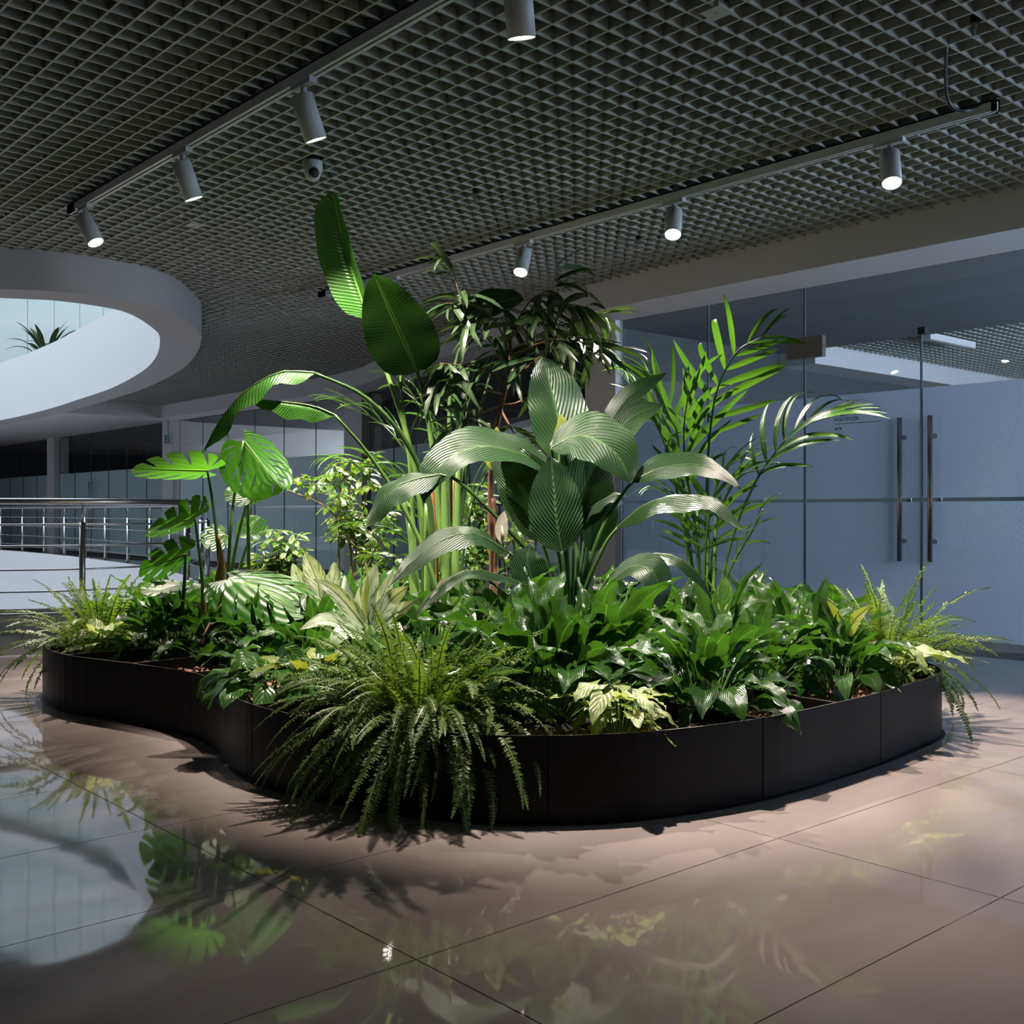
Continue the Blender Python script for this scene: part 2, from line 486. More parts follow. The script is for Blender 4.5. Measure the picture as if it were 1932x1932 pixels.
# ------------------------------------------------------------------ ceiling grid of thin slats under a dark plenum
mb = MB()
mb.poly([rect(-6, -6, 16, 31), [p for p in reversed(VOID)]], 3.1)
mb.poly([rect(-6, -6, 16, 31), [p for p in reversed(VOID)]], 3.2)
ceiling = struct(build(mb, 'ceiling', M['plenum']), 'pale open cell grid ceiling with a dark void above')
CUT = offset(VOID, -0.12)
def crossings(axis, val):
    out = []
    n = len(CUT)
    for i in range(n):
        a, b = CUT[i], CUT[i - 1]
        ca, cb = (a.x, b.x) if axis == 0 else (a.y, b.y)
        if (ca > val) != (cb > val):
            t = (val - ca) / (cb - ca); p = a.lerp(b, t)
            out.append(p.y if axis == 0 else p.x)
    return sorted(out)
def edge_x(y):
    for a, b in zip(SOF_EDGE, SOF_EDGE[1:]):
        if a.y <= y <= b.y:
            return a.x + (b.x - a.x) * (y - a.y) / (b.y - a.y)
    return 8.0
def edge_y(x):
    """first y along the soffit edge where the ceiling reaches out to x"""
    for a, b in zip(SOF_EDGE, SOF_EDGE[1:]):
        if a.x <= x <= b.x and b.x > a.x:
            return a.y + (b.y - a.y) * (x - a.x) / (b.x - a.x)
    return None
ST, SH = 0.0045, 0.042
GX0, GY0, GY1 = -0.9, 0.5, 18.3
k = 0
while True:
    x = -0.845 + 0.1 * k; k += 1
    if x > 7.99: break
    ylo = GY0 if x < 6.33 else edge_y(x)
    if ylo is None: continue
    cuts = [c for c in crossings(0, x) if ylo < c < GY1]
    ends = [ylo] + cuts + [GY1]
    if inside(V2(x, ylo + .001), CUT): ends = ends[1:]
    mb = MB()
    for a, b in zip(ends[::2], ends[1::2]):
        if b - a > .02: mb.box((x - ST, a, Z_CEIL), (x + ST, b, Z_CEIL + SH))
    if mb.f: build(mb, 'slat', M['slat'], ceiling)
k = 0
while True:
    y = 0.508 + 0.1 * k; k += 1
    if y > GY1: break
    xr = edge_x(y) + 0.02
    cuts = [c for c in crossings(1, y) if GX0 < c < xr]
    ends = [GX0] + cuts + [xr]
    if inside(V2(GX0, y), CUT): ends = ends[1:]
    mb = MB()
    for a, b in zip(ends[::2], ends[1::2]):
        if b - a > .02: mb.box((a, y - ST, Z_CEIL + .0004), (b, y + ST, Z_CEIL + SH - .0004))
    if mb.f: build(mb, 'slat', M['slat'], ceiling)
mb = MB()
mb.box((-6, -6, Z_CEIL), (GX0 - .01, 31, 3.1)); mb.box((GX0 - .01, -6, Z_CEIL), (6.85, GY0 - .02, 3.1))
build(mb, 'ceiling_board', M['white'], ceiling)

# ------------------------------------------------------------------ bulkhead along the glazed wall
mb = MB()
n = len(SOF_EDGE)
mb.wall(SOF_EDGE, Z_SOF, 3.1)
mb.ring(SOF_EDGE, FACADE, Z_SOF, closed=False, flip=True)
mb.wall(FACADE, Z_SOF, 3.1, flip=True)
right_side = [p for p in VOID if p.x > 3 and p.y >= 18.3]
right_side.sort(key=lambda p: p.y)
poly = [V2(8.41, 18.3), V2(8.41, 31), V2(right_side[-1].x, 31)] + right_side[::-1] + [V2(6.12, 18.3)]
mb.poly([poly], Z_SOF)
mb.wall([V2(8.0, 18.3), V2(5.9, 18.3)], Z_SOF, 3.1)
struct(build(mb, 'trim_1', M['white']), 'grey painted bulkhead stepping down along the glass wall')

# ------------------------------------------------------------------ oval ring round the atrium opening, its bright inner wall, lower edge
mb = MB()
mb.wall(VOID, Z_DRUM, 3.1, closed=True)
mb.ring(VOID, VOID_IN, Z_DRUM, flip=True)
struct(build(mb, 'trim_2', M['ring'], smooth=True), 'oval ring hanging below the grid ceiling, its paint darkened as shade')
mb = MB()
mb.wall(VOID_IN, Z_DRUM, 3.42, closed=True, flip=True)
mb.ring(VOID_IN, VOID, 3.42, flip=False)
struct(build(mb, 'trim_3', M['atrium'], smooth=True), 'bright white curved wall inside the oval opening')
mb = MB()
KIN = offset(KERB, -0.14)
mb.wall(KERB, 0.0, 0.178, closed=True); mb.ring(KERB, KIN, 0.178, flip=False)
mb.wall(KIN, -3.0, 0.178, closed=True, flip=True)
struct(build(mb, 'trim_4', [M['atrium']], smooth=True), 'low white kerb round the floor opening')
mb = MB(); mb.poly([KIN], -3.0)
struct(build(mb, 'floor_below', M['white']))
# upper storey glazing round the atrium
UPL = offset(VOID, 1.9)
per = resample(UPL + [UPL[0]], 56)
wu = struct(put('wall_upper', None), 'pale green upper floor glazing seen through the oval opening')
for zz in (3.2, 6.1):
    for a, b in zip(per, per[1:]):
        t = (b - a).normalized(); nrm = V2(t.y, -t.x) * 0.02
        mb = MB(); q = [a + t * .012, b - t * .012, b - t * .012 + nrm, a + t * .012 + nrm]
        mb.wall(q, zz, zz + 2.62, closed=True)
        build(mb, 'pane', M['upglass'], wu)
mb = MB()
for zz in (5.82, 8.72):
    mb.wall(UPL, zz, zz + .28, closed=True, flip=True); mb.wall(offset(UPL, -.25), zz, zz + .28, closed=True, flip=True)
    mb.ring(offset(UPL, -.25), UPL, zz)
build(mb, 'slab_edge', M['atrium'], wu)
mb = MB(); mb.wall(offset(UPL, .06), 3.2, 9.0, closed=True, flip=True)
build(mb, 'backing', M['joint'], wu)
mb = MB(); mb.poly([UPL], 9.02)
sky = build(mb, 'window_skylight', emit('skylight_glow', (0.80, 0.88, 1.0), SKYLIGHT))
struct(sky, 'bright glass roof over the atrium')
mb = MB()
for i in range(12):
    y = 7.0 + 2 * i
    mb.box((-5, y - .06, 8.8), (9, y + .06, 9.0))
struct(build(mb, 'trim_5', M['atrium']), 'white roof beams across the glass roof')

# ------------------------------------------------------------------ outer walls
def slab(name, lo, hi, mat, label=None):
    mb = MB(); mb.box(lo, hi); return struct(build(mb, name, mat), label)
slab('wall_left', (-6.2, -6, 0), (-6, 31, 3.1), M['white'], 'plain grey painted wall on the left')
slab('wall_end', (-6, 31, 0), (16, 31.2, 3.1), M['office'], 'far end wall of the building')
slab('wall_outer', (16, -6, 0), (16.2, 31, 3.1), M['office'], 'outer office wall')
mb = MB(); mb.box((-6, -6.2, 0), (3.2, -6, 3.1)); mb.box((6.4, -6.2, 0), (16, -6, 3.1)); mb.box((3.2, -6.2, 0), (6.4, -6, 0.4)); mb.box((3.2, -6.2, 2.4), (6.4, -6, 3.1))
struct(build(mb, 'wall_back', M['white']), 'corridor end wall with a wide window')
w = struct(put('window_1', None), 'bright window at the near end of the corridor')
mb = MB(); mb.box((3.2, -6.16, .4), (6.4, -6.14, 2.4)); build(mb, 'pane', emit('daylight_pane', (0.62, 0.78, 1.0), CORRIDOR_WINDOW), w)
mb = MB()
for x in (3.2, 4.25, 5.3, 6.34): mb.box((x, -6.13, .4), (x + .06, -6.05, 2.4))
build(mb, 'frame', M['white'], w)

# ------------------------------------------------------------------ office behind the near glass
slab('wall_office', (6.9, 6.62, 0), (16, 6.74, 2.55), M['officedark'], 'office side wall behind the glass, darkened as shade')  # wall colour darkened to stand in for shade
mb = MB(); mb.box((6.86, -6, Z_SOF), (9.5, 6.62, 2.7), m=1); mb.box((9.5, 6.2, Z_SOF - .14), (16, 6.62, 2.7)); mb.box((9.5, -6, 2.9), (16, 6.62, 3.0))  # soffit box takes the dark wall colour as painted shade, the rest stays white
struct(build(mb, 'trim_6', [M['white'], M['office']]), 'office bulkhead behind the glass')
oc = struct(put('ceiling_office', None), 'grid ceiling inside the office behind the glass')
mbx = MB(); mbx.box((9.5, -ST, 0), (15.9, ST, .04)); ym = mbx.mesh('slat', M['slat'])
mby = MB(); mby.box((-ST, -1, 0), (ST, 6.2, .04)); xm = mby.mesh('slat', M['slat'])
for i in range(70): put('slat', ym, oc, (0, -.75 + .1 * i, 2.56))
for i in range(64): put('slat', xm, oc, (9.52 + .1 * i, 0, 2.5604))
w = struct(put('window_2', None), 'bright office window far behind the frosted glass')
mb = MB(); mb.box((15.94, -1.5, .7), (15.96, 5.6, 2.4)); build(mb, 'pane', emit('office_daylight', (0.60, 0.76, 1.0), OFFICE_WINDOW), w)
mb = MB()
for i in range(6): mb.box((15.86, -1.5 + 1.4 * i, .7), (15.93, -1.44 + 1.4 * i, 2.4))
build(mb, 'frame', M['white'], w)
mb = MB(); mb.box((6.9, -1.62, 0), (7.3, -1.5, 2.55)); mb.box((11, -1.62, 0), (16, -1.5, 2.55)); mb.box((7.3, -1.62, 0), (11, -1.5, .8)); mb.box((7.3, -1.62, 2.4), (11, -1.5, 2.55))
struct(build(mb, 'wall_office_side', M['office']), 'office side wall with a window')
w = struct(put('window_3', None), 'bright side window of the office')
mb = MB(); mb.box((7.3, -1.6, .8), (11, -1.58, 2.4)); build(mb, 'pane', emit('side_daylight', (0.60, 0.76, 1.0), OFFICE_SIDE), w)
mb = MB()
for i in range(4): mb.box((7.3 + 1.2 * i, -1.57, .8), (7.36 + 1.2 * i, -1.51, 2.4))
build(mb, 'frame', M['white'], w)
ol = thing('ceiling_light', 'slim white linear lamp on the office ceiling behind the glass', 'ceiling light')
c = at(1790, 640, 10.6)
mb = MB(); mb.box((-.45, -.05, -.03), (.45, .05, .03)); o = build(mb, 'housing', M['white'], ol)
ol.location = (c.x, c.y, 2.53)
mb = MB(); mb.box((-.43, -.035, -.034), (.43, .035, -.029)); build(mb, 'diffuser', M['lamp'], ol)

# far offices
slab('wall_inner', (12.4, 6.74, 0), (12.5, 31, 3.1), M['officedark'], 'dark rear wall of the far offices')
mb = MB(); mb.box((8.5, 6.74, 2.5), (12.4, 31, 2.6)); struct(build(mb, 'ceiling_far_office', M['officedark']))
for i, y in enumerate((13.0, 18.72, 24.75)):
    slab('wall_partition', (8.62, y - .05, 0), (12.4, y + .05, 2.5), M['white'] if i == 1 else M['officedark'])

w = struct(put('added_glow_pane', None), 'added glowing pane at the back of the far office')
mb = MB(); mb.box((12.36, 13.3, 1.0), (12.38, 18.5, 2.36)); build(mb, 'pane', emit('far_office_added_glow', (0.80, 0.87, 1.0), FAR_OFFICE_GLOW), w)  # unseen emitter added to brighten the white partition and the film
mb = MB()
for i in range(5): mb.box((12.3, 13.3 + 1.3 * i - .03, 1.0), (12.35, 13.3 + 1.3 * i + .03, 2.36))
build(mb, 'frame', M['white'], w)

# ------------------------------------------------------------------ glazed wall
def pane_obj(a, b, z0, z1, parent, film_mat=None, name='pane', gap=.0025, films=((.05, .944), (.969, 1.70))):
    t = (b - a).normalized(); nrm = V2(-t.y, t.x)
    if nrm.x < 0: nrm = -nrm
    a2, b2 = a + t * gap, b - t * gap
    mb = MB(); mb.wall([a2, b2], z0, z1)
    for c, d in ((a2, a2 + t * .0035), (b2 - t * .0035, b2)):      # ground glass edges
        mb.wall([c - nrm * .001, d - nrm * .001, d + nrm * .01, c + nrm * .01], z0, z1, closed=True, m=1)
    p = build(mb, name, [M['glass'], M['edge']], parent)
    if film_mat:
        mb = MB(); a3, b3 = a2 + nrm * .0125, b2 + nrm * .0125
        for f0, f1 in films:
            if f1 <= z1: mb.wall([a3, b3], f0, f1)
        build(mb, 'film', film_mat, p)
    return p
wr = struct(put('wall_right', None), 'clear glass office wall with frosted film to shoulder height')
for y1, y0 in ((6.36, 5.44), (5.44, 4.56), (2.76, 1.86), (1.86, .96), (.96, .06), (.06, -.84), (-.84, -1.74), (-1.74, -2.64), (-2.64, -6)):
    pane_obj(V2(6.85, y0), V2(6.85, y1), 0.012, 2.498, wr, M['film'])
pane_obj(V2(6.85, 2.76), V2(6.85, 4.56), 2.075, 2.498, wr)
mb = MB()
mb.box((6.845, -6, 0.0), (6.865, 2.76, .012)); mb.box((6.845, 4.56, 0), (6.865, 6.36, .012)); build(mb, 'floor_channel', M['steel'], wr)
mb = MB(); mb.box((6.78, 6.37, 0), (6.862, 6.73, Z_SOF)); struct(build(mb, 'column', M['white']), 'grey painted pillar at the end of the near glass wall')

# double door
door = struct(put('door_1', None), 'frosted double glass door with long steel pull handles')
for y0, y1, hy in ((3.66, 4.56, 3.78), (2.76, 3.66, 3.565)):
    leaf = pane_obj(V2(6.85, y0), V2(6.85, y1), .012, 2.066, door, M['film'], name='door_leaf', gap=.003)
    h = MB(); X = 6.85 - .062
    h.tube([Vector((X, hy, .547)), Vector((X, hy, 1.506))], .0165, 14)
    for z in (.68, 1.375):
        h.tube([Vector((X, hy, z)), Vector((6.852, hy, z))], .017, 12)
    X2 = 6.86 + .06
    h.tube([Vector((X2, hy, .547)), Vector((X2, hy, 1.506))], .0165, 10)
    build(h, 'handle', M['handle'], leaf, True)
mb = MB(); mb.box((6.832, 4.40, 1.99), (6.878, 4.70, 2.14)); mb.box((6.829, 4.40, 2.068), (6.881, 4.70, 2.074)); build(mb, 'hinge_plate', M['patch'], door)
mb = MB(); mb.box((6.832, 3.625, 2.055), (6.878, 3.675, 2.10)); build(mb, 'top_lock', M['black'], door)
mb = MB(); mb.box((6.835, 4.40, .012), (6.875, 4.56, .05)); mb.box((6.835, 2.76, .012), (6.875, 2.92, .05)); build(mb, 'floor_hinge', M['patch'], door)
# printed room sign on the door: lines are flat print
sign = MB()
sy0, sy1 = 4.31, 3.95
for z, th in ((1.598, .0028), (1.497, .0022)):
    sign.box((6.8435, sy1, z - th), (6.8455, sy0, z + th))
so = build(sign, 'sign_rules', M['ink'], door)
def text(s, y, z, size, width=None):
    cu = bpy.data.curves.new('sign_text', 'FONT'); cu.body = s; cu.size = size; cu.extrude = .0004; cu.offset = .0007
    cu.materials.append(M['ink'])
    o = put('sign_text', cu, door, (6.8445, y, z), (R(90), 0, R(-90)))
    bpy.context.view_layer.update()
    if width:
        w_ = o.dimensions.x
        if w_ > 0: o.scale = (width / w_, width / w_ * 1.05 if False else 1, 1)
    return o
text('ОТДЕЛ ВНУТРЕННЕГО', sy0, 1.552, .034, .362)
text('КОНТРОЛЯ', sy0, 1.515, .034, .185)
text('419', sy0, 1.450, .034, .058)

# far glazing: a curved run, then straight bays between white columns
wf = struct(put('wall_far', None), 'blue grey frosted office glazing beyond the atrium')
cur = [p for p in FACADE if 6.7 <= p.y <= 12.5]
cur = resample(cur, 7)
for a, b in zip(cur, cur[1:]):
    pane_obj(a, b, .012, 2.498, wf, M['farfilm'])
for y0, y1 in ((12.95, 18.45), (18.95, 24.5), (25.0, 30.8)):
    k = 6
    for i in range(k):
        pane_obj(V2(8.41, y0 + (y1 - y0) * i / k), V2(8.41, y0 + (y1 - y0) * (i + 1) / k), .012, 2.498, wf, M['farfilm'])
for y in (12.72, 18.7, 24.75):
    mb = MB(); mb.box((8.30, y - .22, 0), (8.62, y + .22, Z_SOF)); struct(build(mb, 'column', M['white']))
mb = MB(); mb.wall([V2(8.415, 12.95), V2(8.415, 30.9)], 0, .05); build(mb, 'floor_channel', M['steel'], wf)
# door handles on the far glazing
for u, y in ((199, 22.6), (206, 22.45)):
    mb = MB(); mb.tube([Vector((8.35, y, .55)), Vector((8.35, y, 1.5))], .018, 8); build(mb, 'handle', M['steel'], wf, True)
for y in (15.9, 15.72):
    mb = MB(); mb.tube([Vector((8.35, y, .55)), Vector((8.35, y, 1.5))], .018, 8); build(mb, 'handle', M['steel'], wf, True)

# ------------------------------------------------------------------ things in the far offices
cb = thing('filing_cabinet', 'tan wooden cabinet behind the far glazing left of the exit sign', 'cabinet', loc=(9.6, 23.4, 0))
mb = MB(); mb.box((-.25, -.9, 0), (.25, .5, 1.75)); build(mb, 'body', M['wood'], cb)
for i in range(2):
    mb = MB(); mb.box((-.27, -.88 + .69 * i, .06), (-.25, -.21 + .69 * i, 1.72)); d = build(mb, 'door', M['wood'], cb)
    mb = MB(); mb.box((-.29, -.25 + .1 * i, .8), (-.27, -.23 + .1 * i, 1.0)); build(mb, 'handle', M['steel'], d)
pl = thing('office_plant', 'dark bushy plant on the cabinet behind the far glazing', 'plant', loc=(9.6, 22.95, 1.75))
mb = MB(); mb.lathe([(.08, 0), (.11, .16), (.10, .17)], 12); build(mb, 'pot', M['black'], pl)
mb = MB()
for i in range(70):
    a = rnd.uniform(0, 6.28); e = rnd.uniform(0, 1.4); r_ = rnd.uniform(.12, .26)
    c = Vector((r_ * math.cos(a) * math.cos(e), r_ * math.sin(a) * math.cos(e), .3 + r_ * math.sin(e)))
    d = Vector((rnd.gauss(0, 1), rnd.gauss(0, 1), rnd.gauss(0, 1))).normalized() * .07; s = d.orthogonal().normalized() * .02
    b0 = len(mb.v); mb.v += [c - d, c + s, c + d, c - s]; mb.quad((b0, b0 + 1, b0 + 2, b0 + 3), [(.5, 0), (1, .5), (.5, 1), (0, .5)])
build(mb, 'foliage', M['ficus'], pl)
for (u, v), lab in (((152, 870), 'small dark box on the wooden cabinet beside the plant'), ((166, 872), 'small dark folder box next to the far glazing plant')):
    b0 = thing('storage_box', lab, 'box', loc=(9.6, 24.0 if u == 152 else 23.7, 1.75))
    mb = MB(); mb.box((-.12, -.12, 0), (.12, .12, .11)); build(mb, 'body', M['black'], b0)
    mb = MB(); mb.box((-.125, -.125, .11), (.125, .125, .135)); build(mb, 'lid', M['officedark'], b0)

# ------------------------------------------------------------------ exit sign on the column
es = thing('exit_sign', 'small green exit sign in a white case on the far column', 'sign', loc=(8.29, 18.62, 2.17))
mb = MB(); mb.box((-.03, -.13, -.09), (.008, .13, .09)); build(mb, 'case', M['white'], es)
mb = MB(); mb.box((-.034, -.10, -.075), (-.03, .10, .075)); fc = build(mb, 'face', M['exit'], es)
mb = MB(); mb.box((-.036, -.06, -.055), (-.034, -.03, .055)); mb.box((-.036, -.03, .02), (-.034, .02, .05)); mb.box((-.036, -.03, -.04), (-.034, .05, -.02)); build(mb, 'pictogram', M['lamp'], fc)
mb = MB(); mb.tube([Vector((0, .04, .09)), Vector((0, .04, .33))], .008, 6); build(mb, 'conduit', M['lamp'], es)

# ------------------------------------------------------------------ railing round the void
rail = thing('railing', 'stainless steel railing curving round the oval floor opening', 'railing')
RL = offset(KERB, .05)
LOOP = RL + [RL[0]]
def loop_tube(z, r_, n=6):
    mb = MB(); mb.tube([Vector((p.x, p.y, z)) for p in LOOP], r_, n, caps=False); return mb
build(loop_tube(.952, .023, 10), 'handrail', M['steel'], rail, True)
for z in (.784, .63, .46, .304, .145):
    build(loop_tube(z, .0075), 'rail', M['steel'], rail, True)
mb = MB(); mb.tube([Vector((0, 0, .0)), Vector((0, 0, .80))], .022, 10)
mb.tube([Vector((0, 0, .80)), Vector((0, 0, .94))], .008, 8)
post = mb.mesh('post', M['steel'], True)
kk = min(range(len(RL)), key=lambda i_: abs((RL[i_] - plan((207 - 966) / FPX * 7.6, 7.6)).length))
ps = resample(RL[kk:] + RL[:kk] + [RL[kk]], 42)
for p in ps[:-1]:
    put('post', post, rail, (p.x, p.y, 0))

# ------------------------------------------------------------------ track lights
def make_track(name, x, y0, y1, label):
    t = thing(name, label, 'track', 'lighting tracks under the grid ceiling', (x, 0, 0))
    mb = MB(); zt, zb = 2.705, 2.655; w_ = .02
    mb.box((-w_, y0, zb), (-.006, y1, zt)); mb.box((.006, y0, zb), (w_, y1, zt)); mb.box((-w_, y0, zt - .008), (w_, y1, zt)); mb.box((-w_, y0, zb), (w_, y0 + .02, zt)); mb.box((-w_, y1 - .12, zb), (w_, y1, zt))
    build(mb, 'rail', M['track'], t)
    mb = MB(); mb.box((-.006, y0 + .02, zb + .012), (.006, y1 - .12, zt - .008)); build(mb, 'groove', M['groove'], t)
    y = y0 + .4
    while y < y1:
        mb = MB(); mb.tube([Vector((0, y, zt)), Vector((0, y, 2.80))], .004, 6); build(mb, 'hanger', M['steel'], t); y += 1.0
make_track('light_track', 2.35, .6, 6.66, 'white lighting track nearest the viewer, running to the oval ring')
make_track('light_track', 4.83, 2.22, 7.9, 'white lighting track behind the tall plants, beside the glass wall')
LENS_M = emit('lamp_lens', (1.0, 0.93, 0.84), LENS)
def spot(x, y, target, label, power, beam=80, blend=.5):
    t = thing('track_spotlight', label, 'spotlight', 'white cylinder spotlights on the tracks', (x, y, 2.655))
    mb = MB(); mb.box((-.018, -.075, -.022), (.018, .075, .004)); build(mb, 'adapter', M['lamp'], t)
    mb = MB(); mb.tube([Vector((0, 0, -.01)), Vector((0, 0, -.085))], .012, 10); build(mb, 'arm', M['lamp'], t, True)
    piv = Vector((0, 0, -.085))
    d = (Vector(target) - (t.location + piv)).normalized()
    q = d.to_track_quat('Z', 'Y').to_matrix().to_4x4()
    q.translation = piv
    mb = MB(); mb.lathe([(.044, -.03), (.0475, -.026), (.0475, .155), (.0440, .155), (.0425, .140)], 28, mat=q, caps=False)
    mb.lathe([(.0001, -.03), (.044, -.03)], 28, mat=q, caps=False)
    body = build(mb, 'body', M['lamp'], t, True)
    mb = MB(); mb.lathe([(.043, .141), (.030, .147), (.0001, .149)], 24, mat=q, caps=False); build(mb, 'lens', LENS_M, t, True)
    ld = bpy.data.lights.new('spotlight', 'SPOT'); ld.energy = power; ld.spot_size = R(beam); ld.spot_blend = blend
    ld.color = (1.0, 0.83, 0.73); ld.shadow_soft_size = .03
    lo = bpy.data.objects.new('spotlight_beam', ld); COL.objects.link(lo); lo.parent = t
    lo.location = piv + d * .165; lo.rotation_euler = d.to_track_quat('-Z', 'Y').to_euler()
spot(2.35, 6.42, (2.9, 5.47, .6), 'lit spotlight at the far end of the near track, beside the oval ring', SPOT_W)
spot(2.35, 5.12, (3.12, 5.05, .6), 'spotlight on the near track, second from the oval ring', SPOT_W)
spot(2.35, 3.97, (3.15, 3.95, .6), 'spotlight on the near track above the dome camera', SPOT_W)
spot(2.35, 2.64, (2.85, 2.92, .6), 'spotlight on the near track cut by the top edge of the picture', SPOT_W)
spot(4.83, 2.74, (4.0, 2.1, .4), 'glowing spotlight on the rear track nearest the black cable', SPOT_W, 68, .4)
spot(4.83, 4.08, (3.75, 3.3, .4), 'glowing spotlight in the middle of the rear track', SPOT_W, 68, .4)
spot(4.83, 5.36, (3.75, 4.7, .4), 'glowing spotlight on the rear track just above the narrow leaved tree', SPOT_W, 68, .4)
spot(4.83, 6.85, (3.6, 6.0, .4), 'spotlight on the rear track hidden behind the tall paddle leaf', SPOT_W, 68, .4)

# ------------------------------------------------------------------ small ceiling things
dc = thing('dome_camera', 'white dome security camera with black lens under the grid ceiling', 'camera', loc=at(590, 306, 5.77))
dc.location.z = 2.72
mb = MB(); mb.lathe([(.06, 0), (.06, .03)], 20); build(mb, 'base', M['black'], dc)
mb = MB(); mb.lathe([(.052, .0), (.052, -.025), (.047, -.055), (.035, -.085), (.018, -.1), (.0001, -.104)], 24, caps=False); build(mb, 'dome', M['lamp'], dc, True)
dl = (Vector((-.4, -1, -.35))).normalized(); q = dl.to_track_quat('Z', 'Y').to_matrix().to_4x4(); q.translation = Vector((0, 0, -.055))
mb = MB(); mb.lathe([(.027, .02), (.027, .052), (.02, .058), (.0001, .058)], 20, mat=q, caps=False); build(mb, 'lens', M['black'], dc, True)
for (u, v), lab in (((895, 366), 'small sprinkler head in the grid above the tall plants'), ((1204, 452), 'small sprinkler head between two glowing rear spotlights'), ((1840, 45), 'small dark sprinkler head above the hanging black cable')):
    d = 1.845 * FPX / (966 - v)
    sp = thing('sprinkler', lab, 'sprinkler', 'sprinkler heads in the grid ceiling', at(u, v, d))
    mb = MB(); mb.lathe([(.018, .0), (.018, .05)], 12); build(mb, 'socket', M['black'], sp)
    mb = MB(); mb.lathe([(.006, -.045), (.008, 0)], 8); mb.lathe([(.016, -.05), (.016, -.046)], 12); build(mb, 'head', M['steel'], sp)
for (u, v), lab in (((366, 424), 'small flat white plate set in the grid near the oval ring'), ((1352, 22), 'small flat white plate set in the grid at the top edge')):
    d = 1.845 * FPX / (966 - v)
    sp = thing('ceiling_plate', lab, 'plate', loc=at(u, v, d))
    mb = MB(); mb.box((-.045, -.045, -.006), (.045, .045, .02)); build(mb, 'plate', M['slat'], sp)
    mb = MB(); mb.lathe([(.006, -.009), (.006, -.005)], 8); build(mb, 'screw', M['steel'], sp)
zc = at(1785, 90, 1.845 * FPX / 876); e = Vector((4.83, 2.30, 2.71))
cp = catmull([zc + UP * .12, zc, at(1784, 140, 4.55), at(1787, 182, 4.74), at(1800, 204, 4.80), at(1828, 208, 4.83), e], 6)
mb = MB(); mb.tube(cp, .008, 8)
tag(build(mb, 'power_cable', M['black'], smooth=True), 'black cable hanging from the grid to the rear track end', 'cable')
# ------------------------------------------------------------------ planter
PH, SOIL = 0.25, 0.192
OUT = [plan(x, d) for x, d in (
    (-2.28, 5.42), (-2.19, 5.12), (-1.96, 4.80), (-1.58, 4.53), (-1.256, 4.275), (-1.108, 4.06), (-.99, 3.80), (-.845, 3.557), (-.591, 3.32),
    (-.174, 3.10), (.10, 3.06), (.41, 3.126), (.763, 3.327), (1.074, 3.60), (1.28, 3.80), (1.477, 4.02), (1.62, 4.19), (1.70, 4.33),
    (1.73, 4.50), (1.70, 4.70), (1.72, 4.92), (1.85, 5.12), (2.02, 5.32), (2.06, 5.62), (1.90, 6.0), (1.4, 6.35), (.6, 6.55), (-.3, 6.65), (-1.1, 6.55),
    (-1.8, 6.3), (-2.18, 5.85))]
OUTC = catmull(OUT, 6, True)
planter = thing('planter', 'large low black steel planter with a wavy kidney shaped outline', 'planter')
def inset(pts, d):
    return offset(pts, -d)
INN = inset(OUTC, .004)
seams = [0, 2, 4, 6, 7, 10, 12, 14, 17, 20, 23, 26, 28]
NP = len(OUTC)
for i, s in enumerate(seams):
    e = seams[(i + 1) % len(seams)]
    idx = list(range(s * 6, (e * 6 if e > s else NP + e * 6) + 1))
    o_ = [OUTC[k % NP].copy() for k in idx]; n_ = [INN[k % NP].copy() for k in idx]
    for L_ in (o_, n_):
        k_ = .05 if L_ is o_ else 0.0
        L_[0] = L_[0].lerp(L_[1], k_); L_[-1] = L_[-1].lerp(L_[-2], k_)
    mb = MB()
    mb.wall(o_, .004, PH); mb.wall(n_, .004, PH, flip=True); mb.ring(o_, n_, PH, closed=False, m=1); mb.wall([o_[0], n_[0]], .004, PH); mb.wall([o_[-1], n_[-1]], .004, PH)
    build(mb, 'panel', [M['planter'], M['rim']], planter)
mb = MB(); mb.poly([inset(OUTC, .006)], SOIL); build(mb, 'soil', M['soil'], planter)
mb = MB(); mb.poly([inset(OUTC, -.012)], .0035); mb.wall(inset(OUTC, -.012), 0, .0035, closed=True); build(mb, 'base_plate', M['planter'], planter)
for a, b in (((-1.965, 4.805), (-1.52, 5.16)), ((-1.58, 4.535), (-1.30, 4.83)), ((-1.256, 4.28), (-.95, 4.5)), ((-.845, 3.56), (-.50, 3.78)), ((-2.26, 5.3), (-1.95, 5.36)),
             ((1.07, 3.605), (.83, 3.90)), ((.763, 3.33), (.45, 3.7)), ((-.591, 3.33), (-.35, 3.7)), ((1.69, 4.42), (1.3, 4.5))):
    A, B = plan(*a), plan(*b); t = (B - A).normalized(); nn = V2(-t.y, t.x) * .0035
    mb = MB(); q = [A + t * .006 - nn, B - nn, B + nn, A + t * .006 + nn]
    mb.wall(q, .15, PH - .002, closed=True); s0 = len(mb.v); mb.v += [Vector((p.x, p.y, PH - .002)) for p in q]; mb.quad((s0, s0 + 1, s0 + 2, s0 + 3), m=1)
    build(mb, 'divider', [M['planter'], M['rim']], planter)

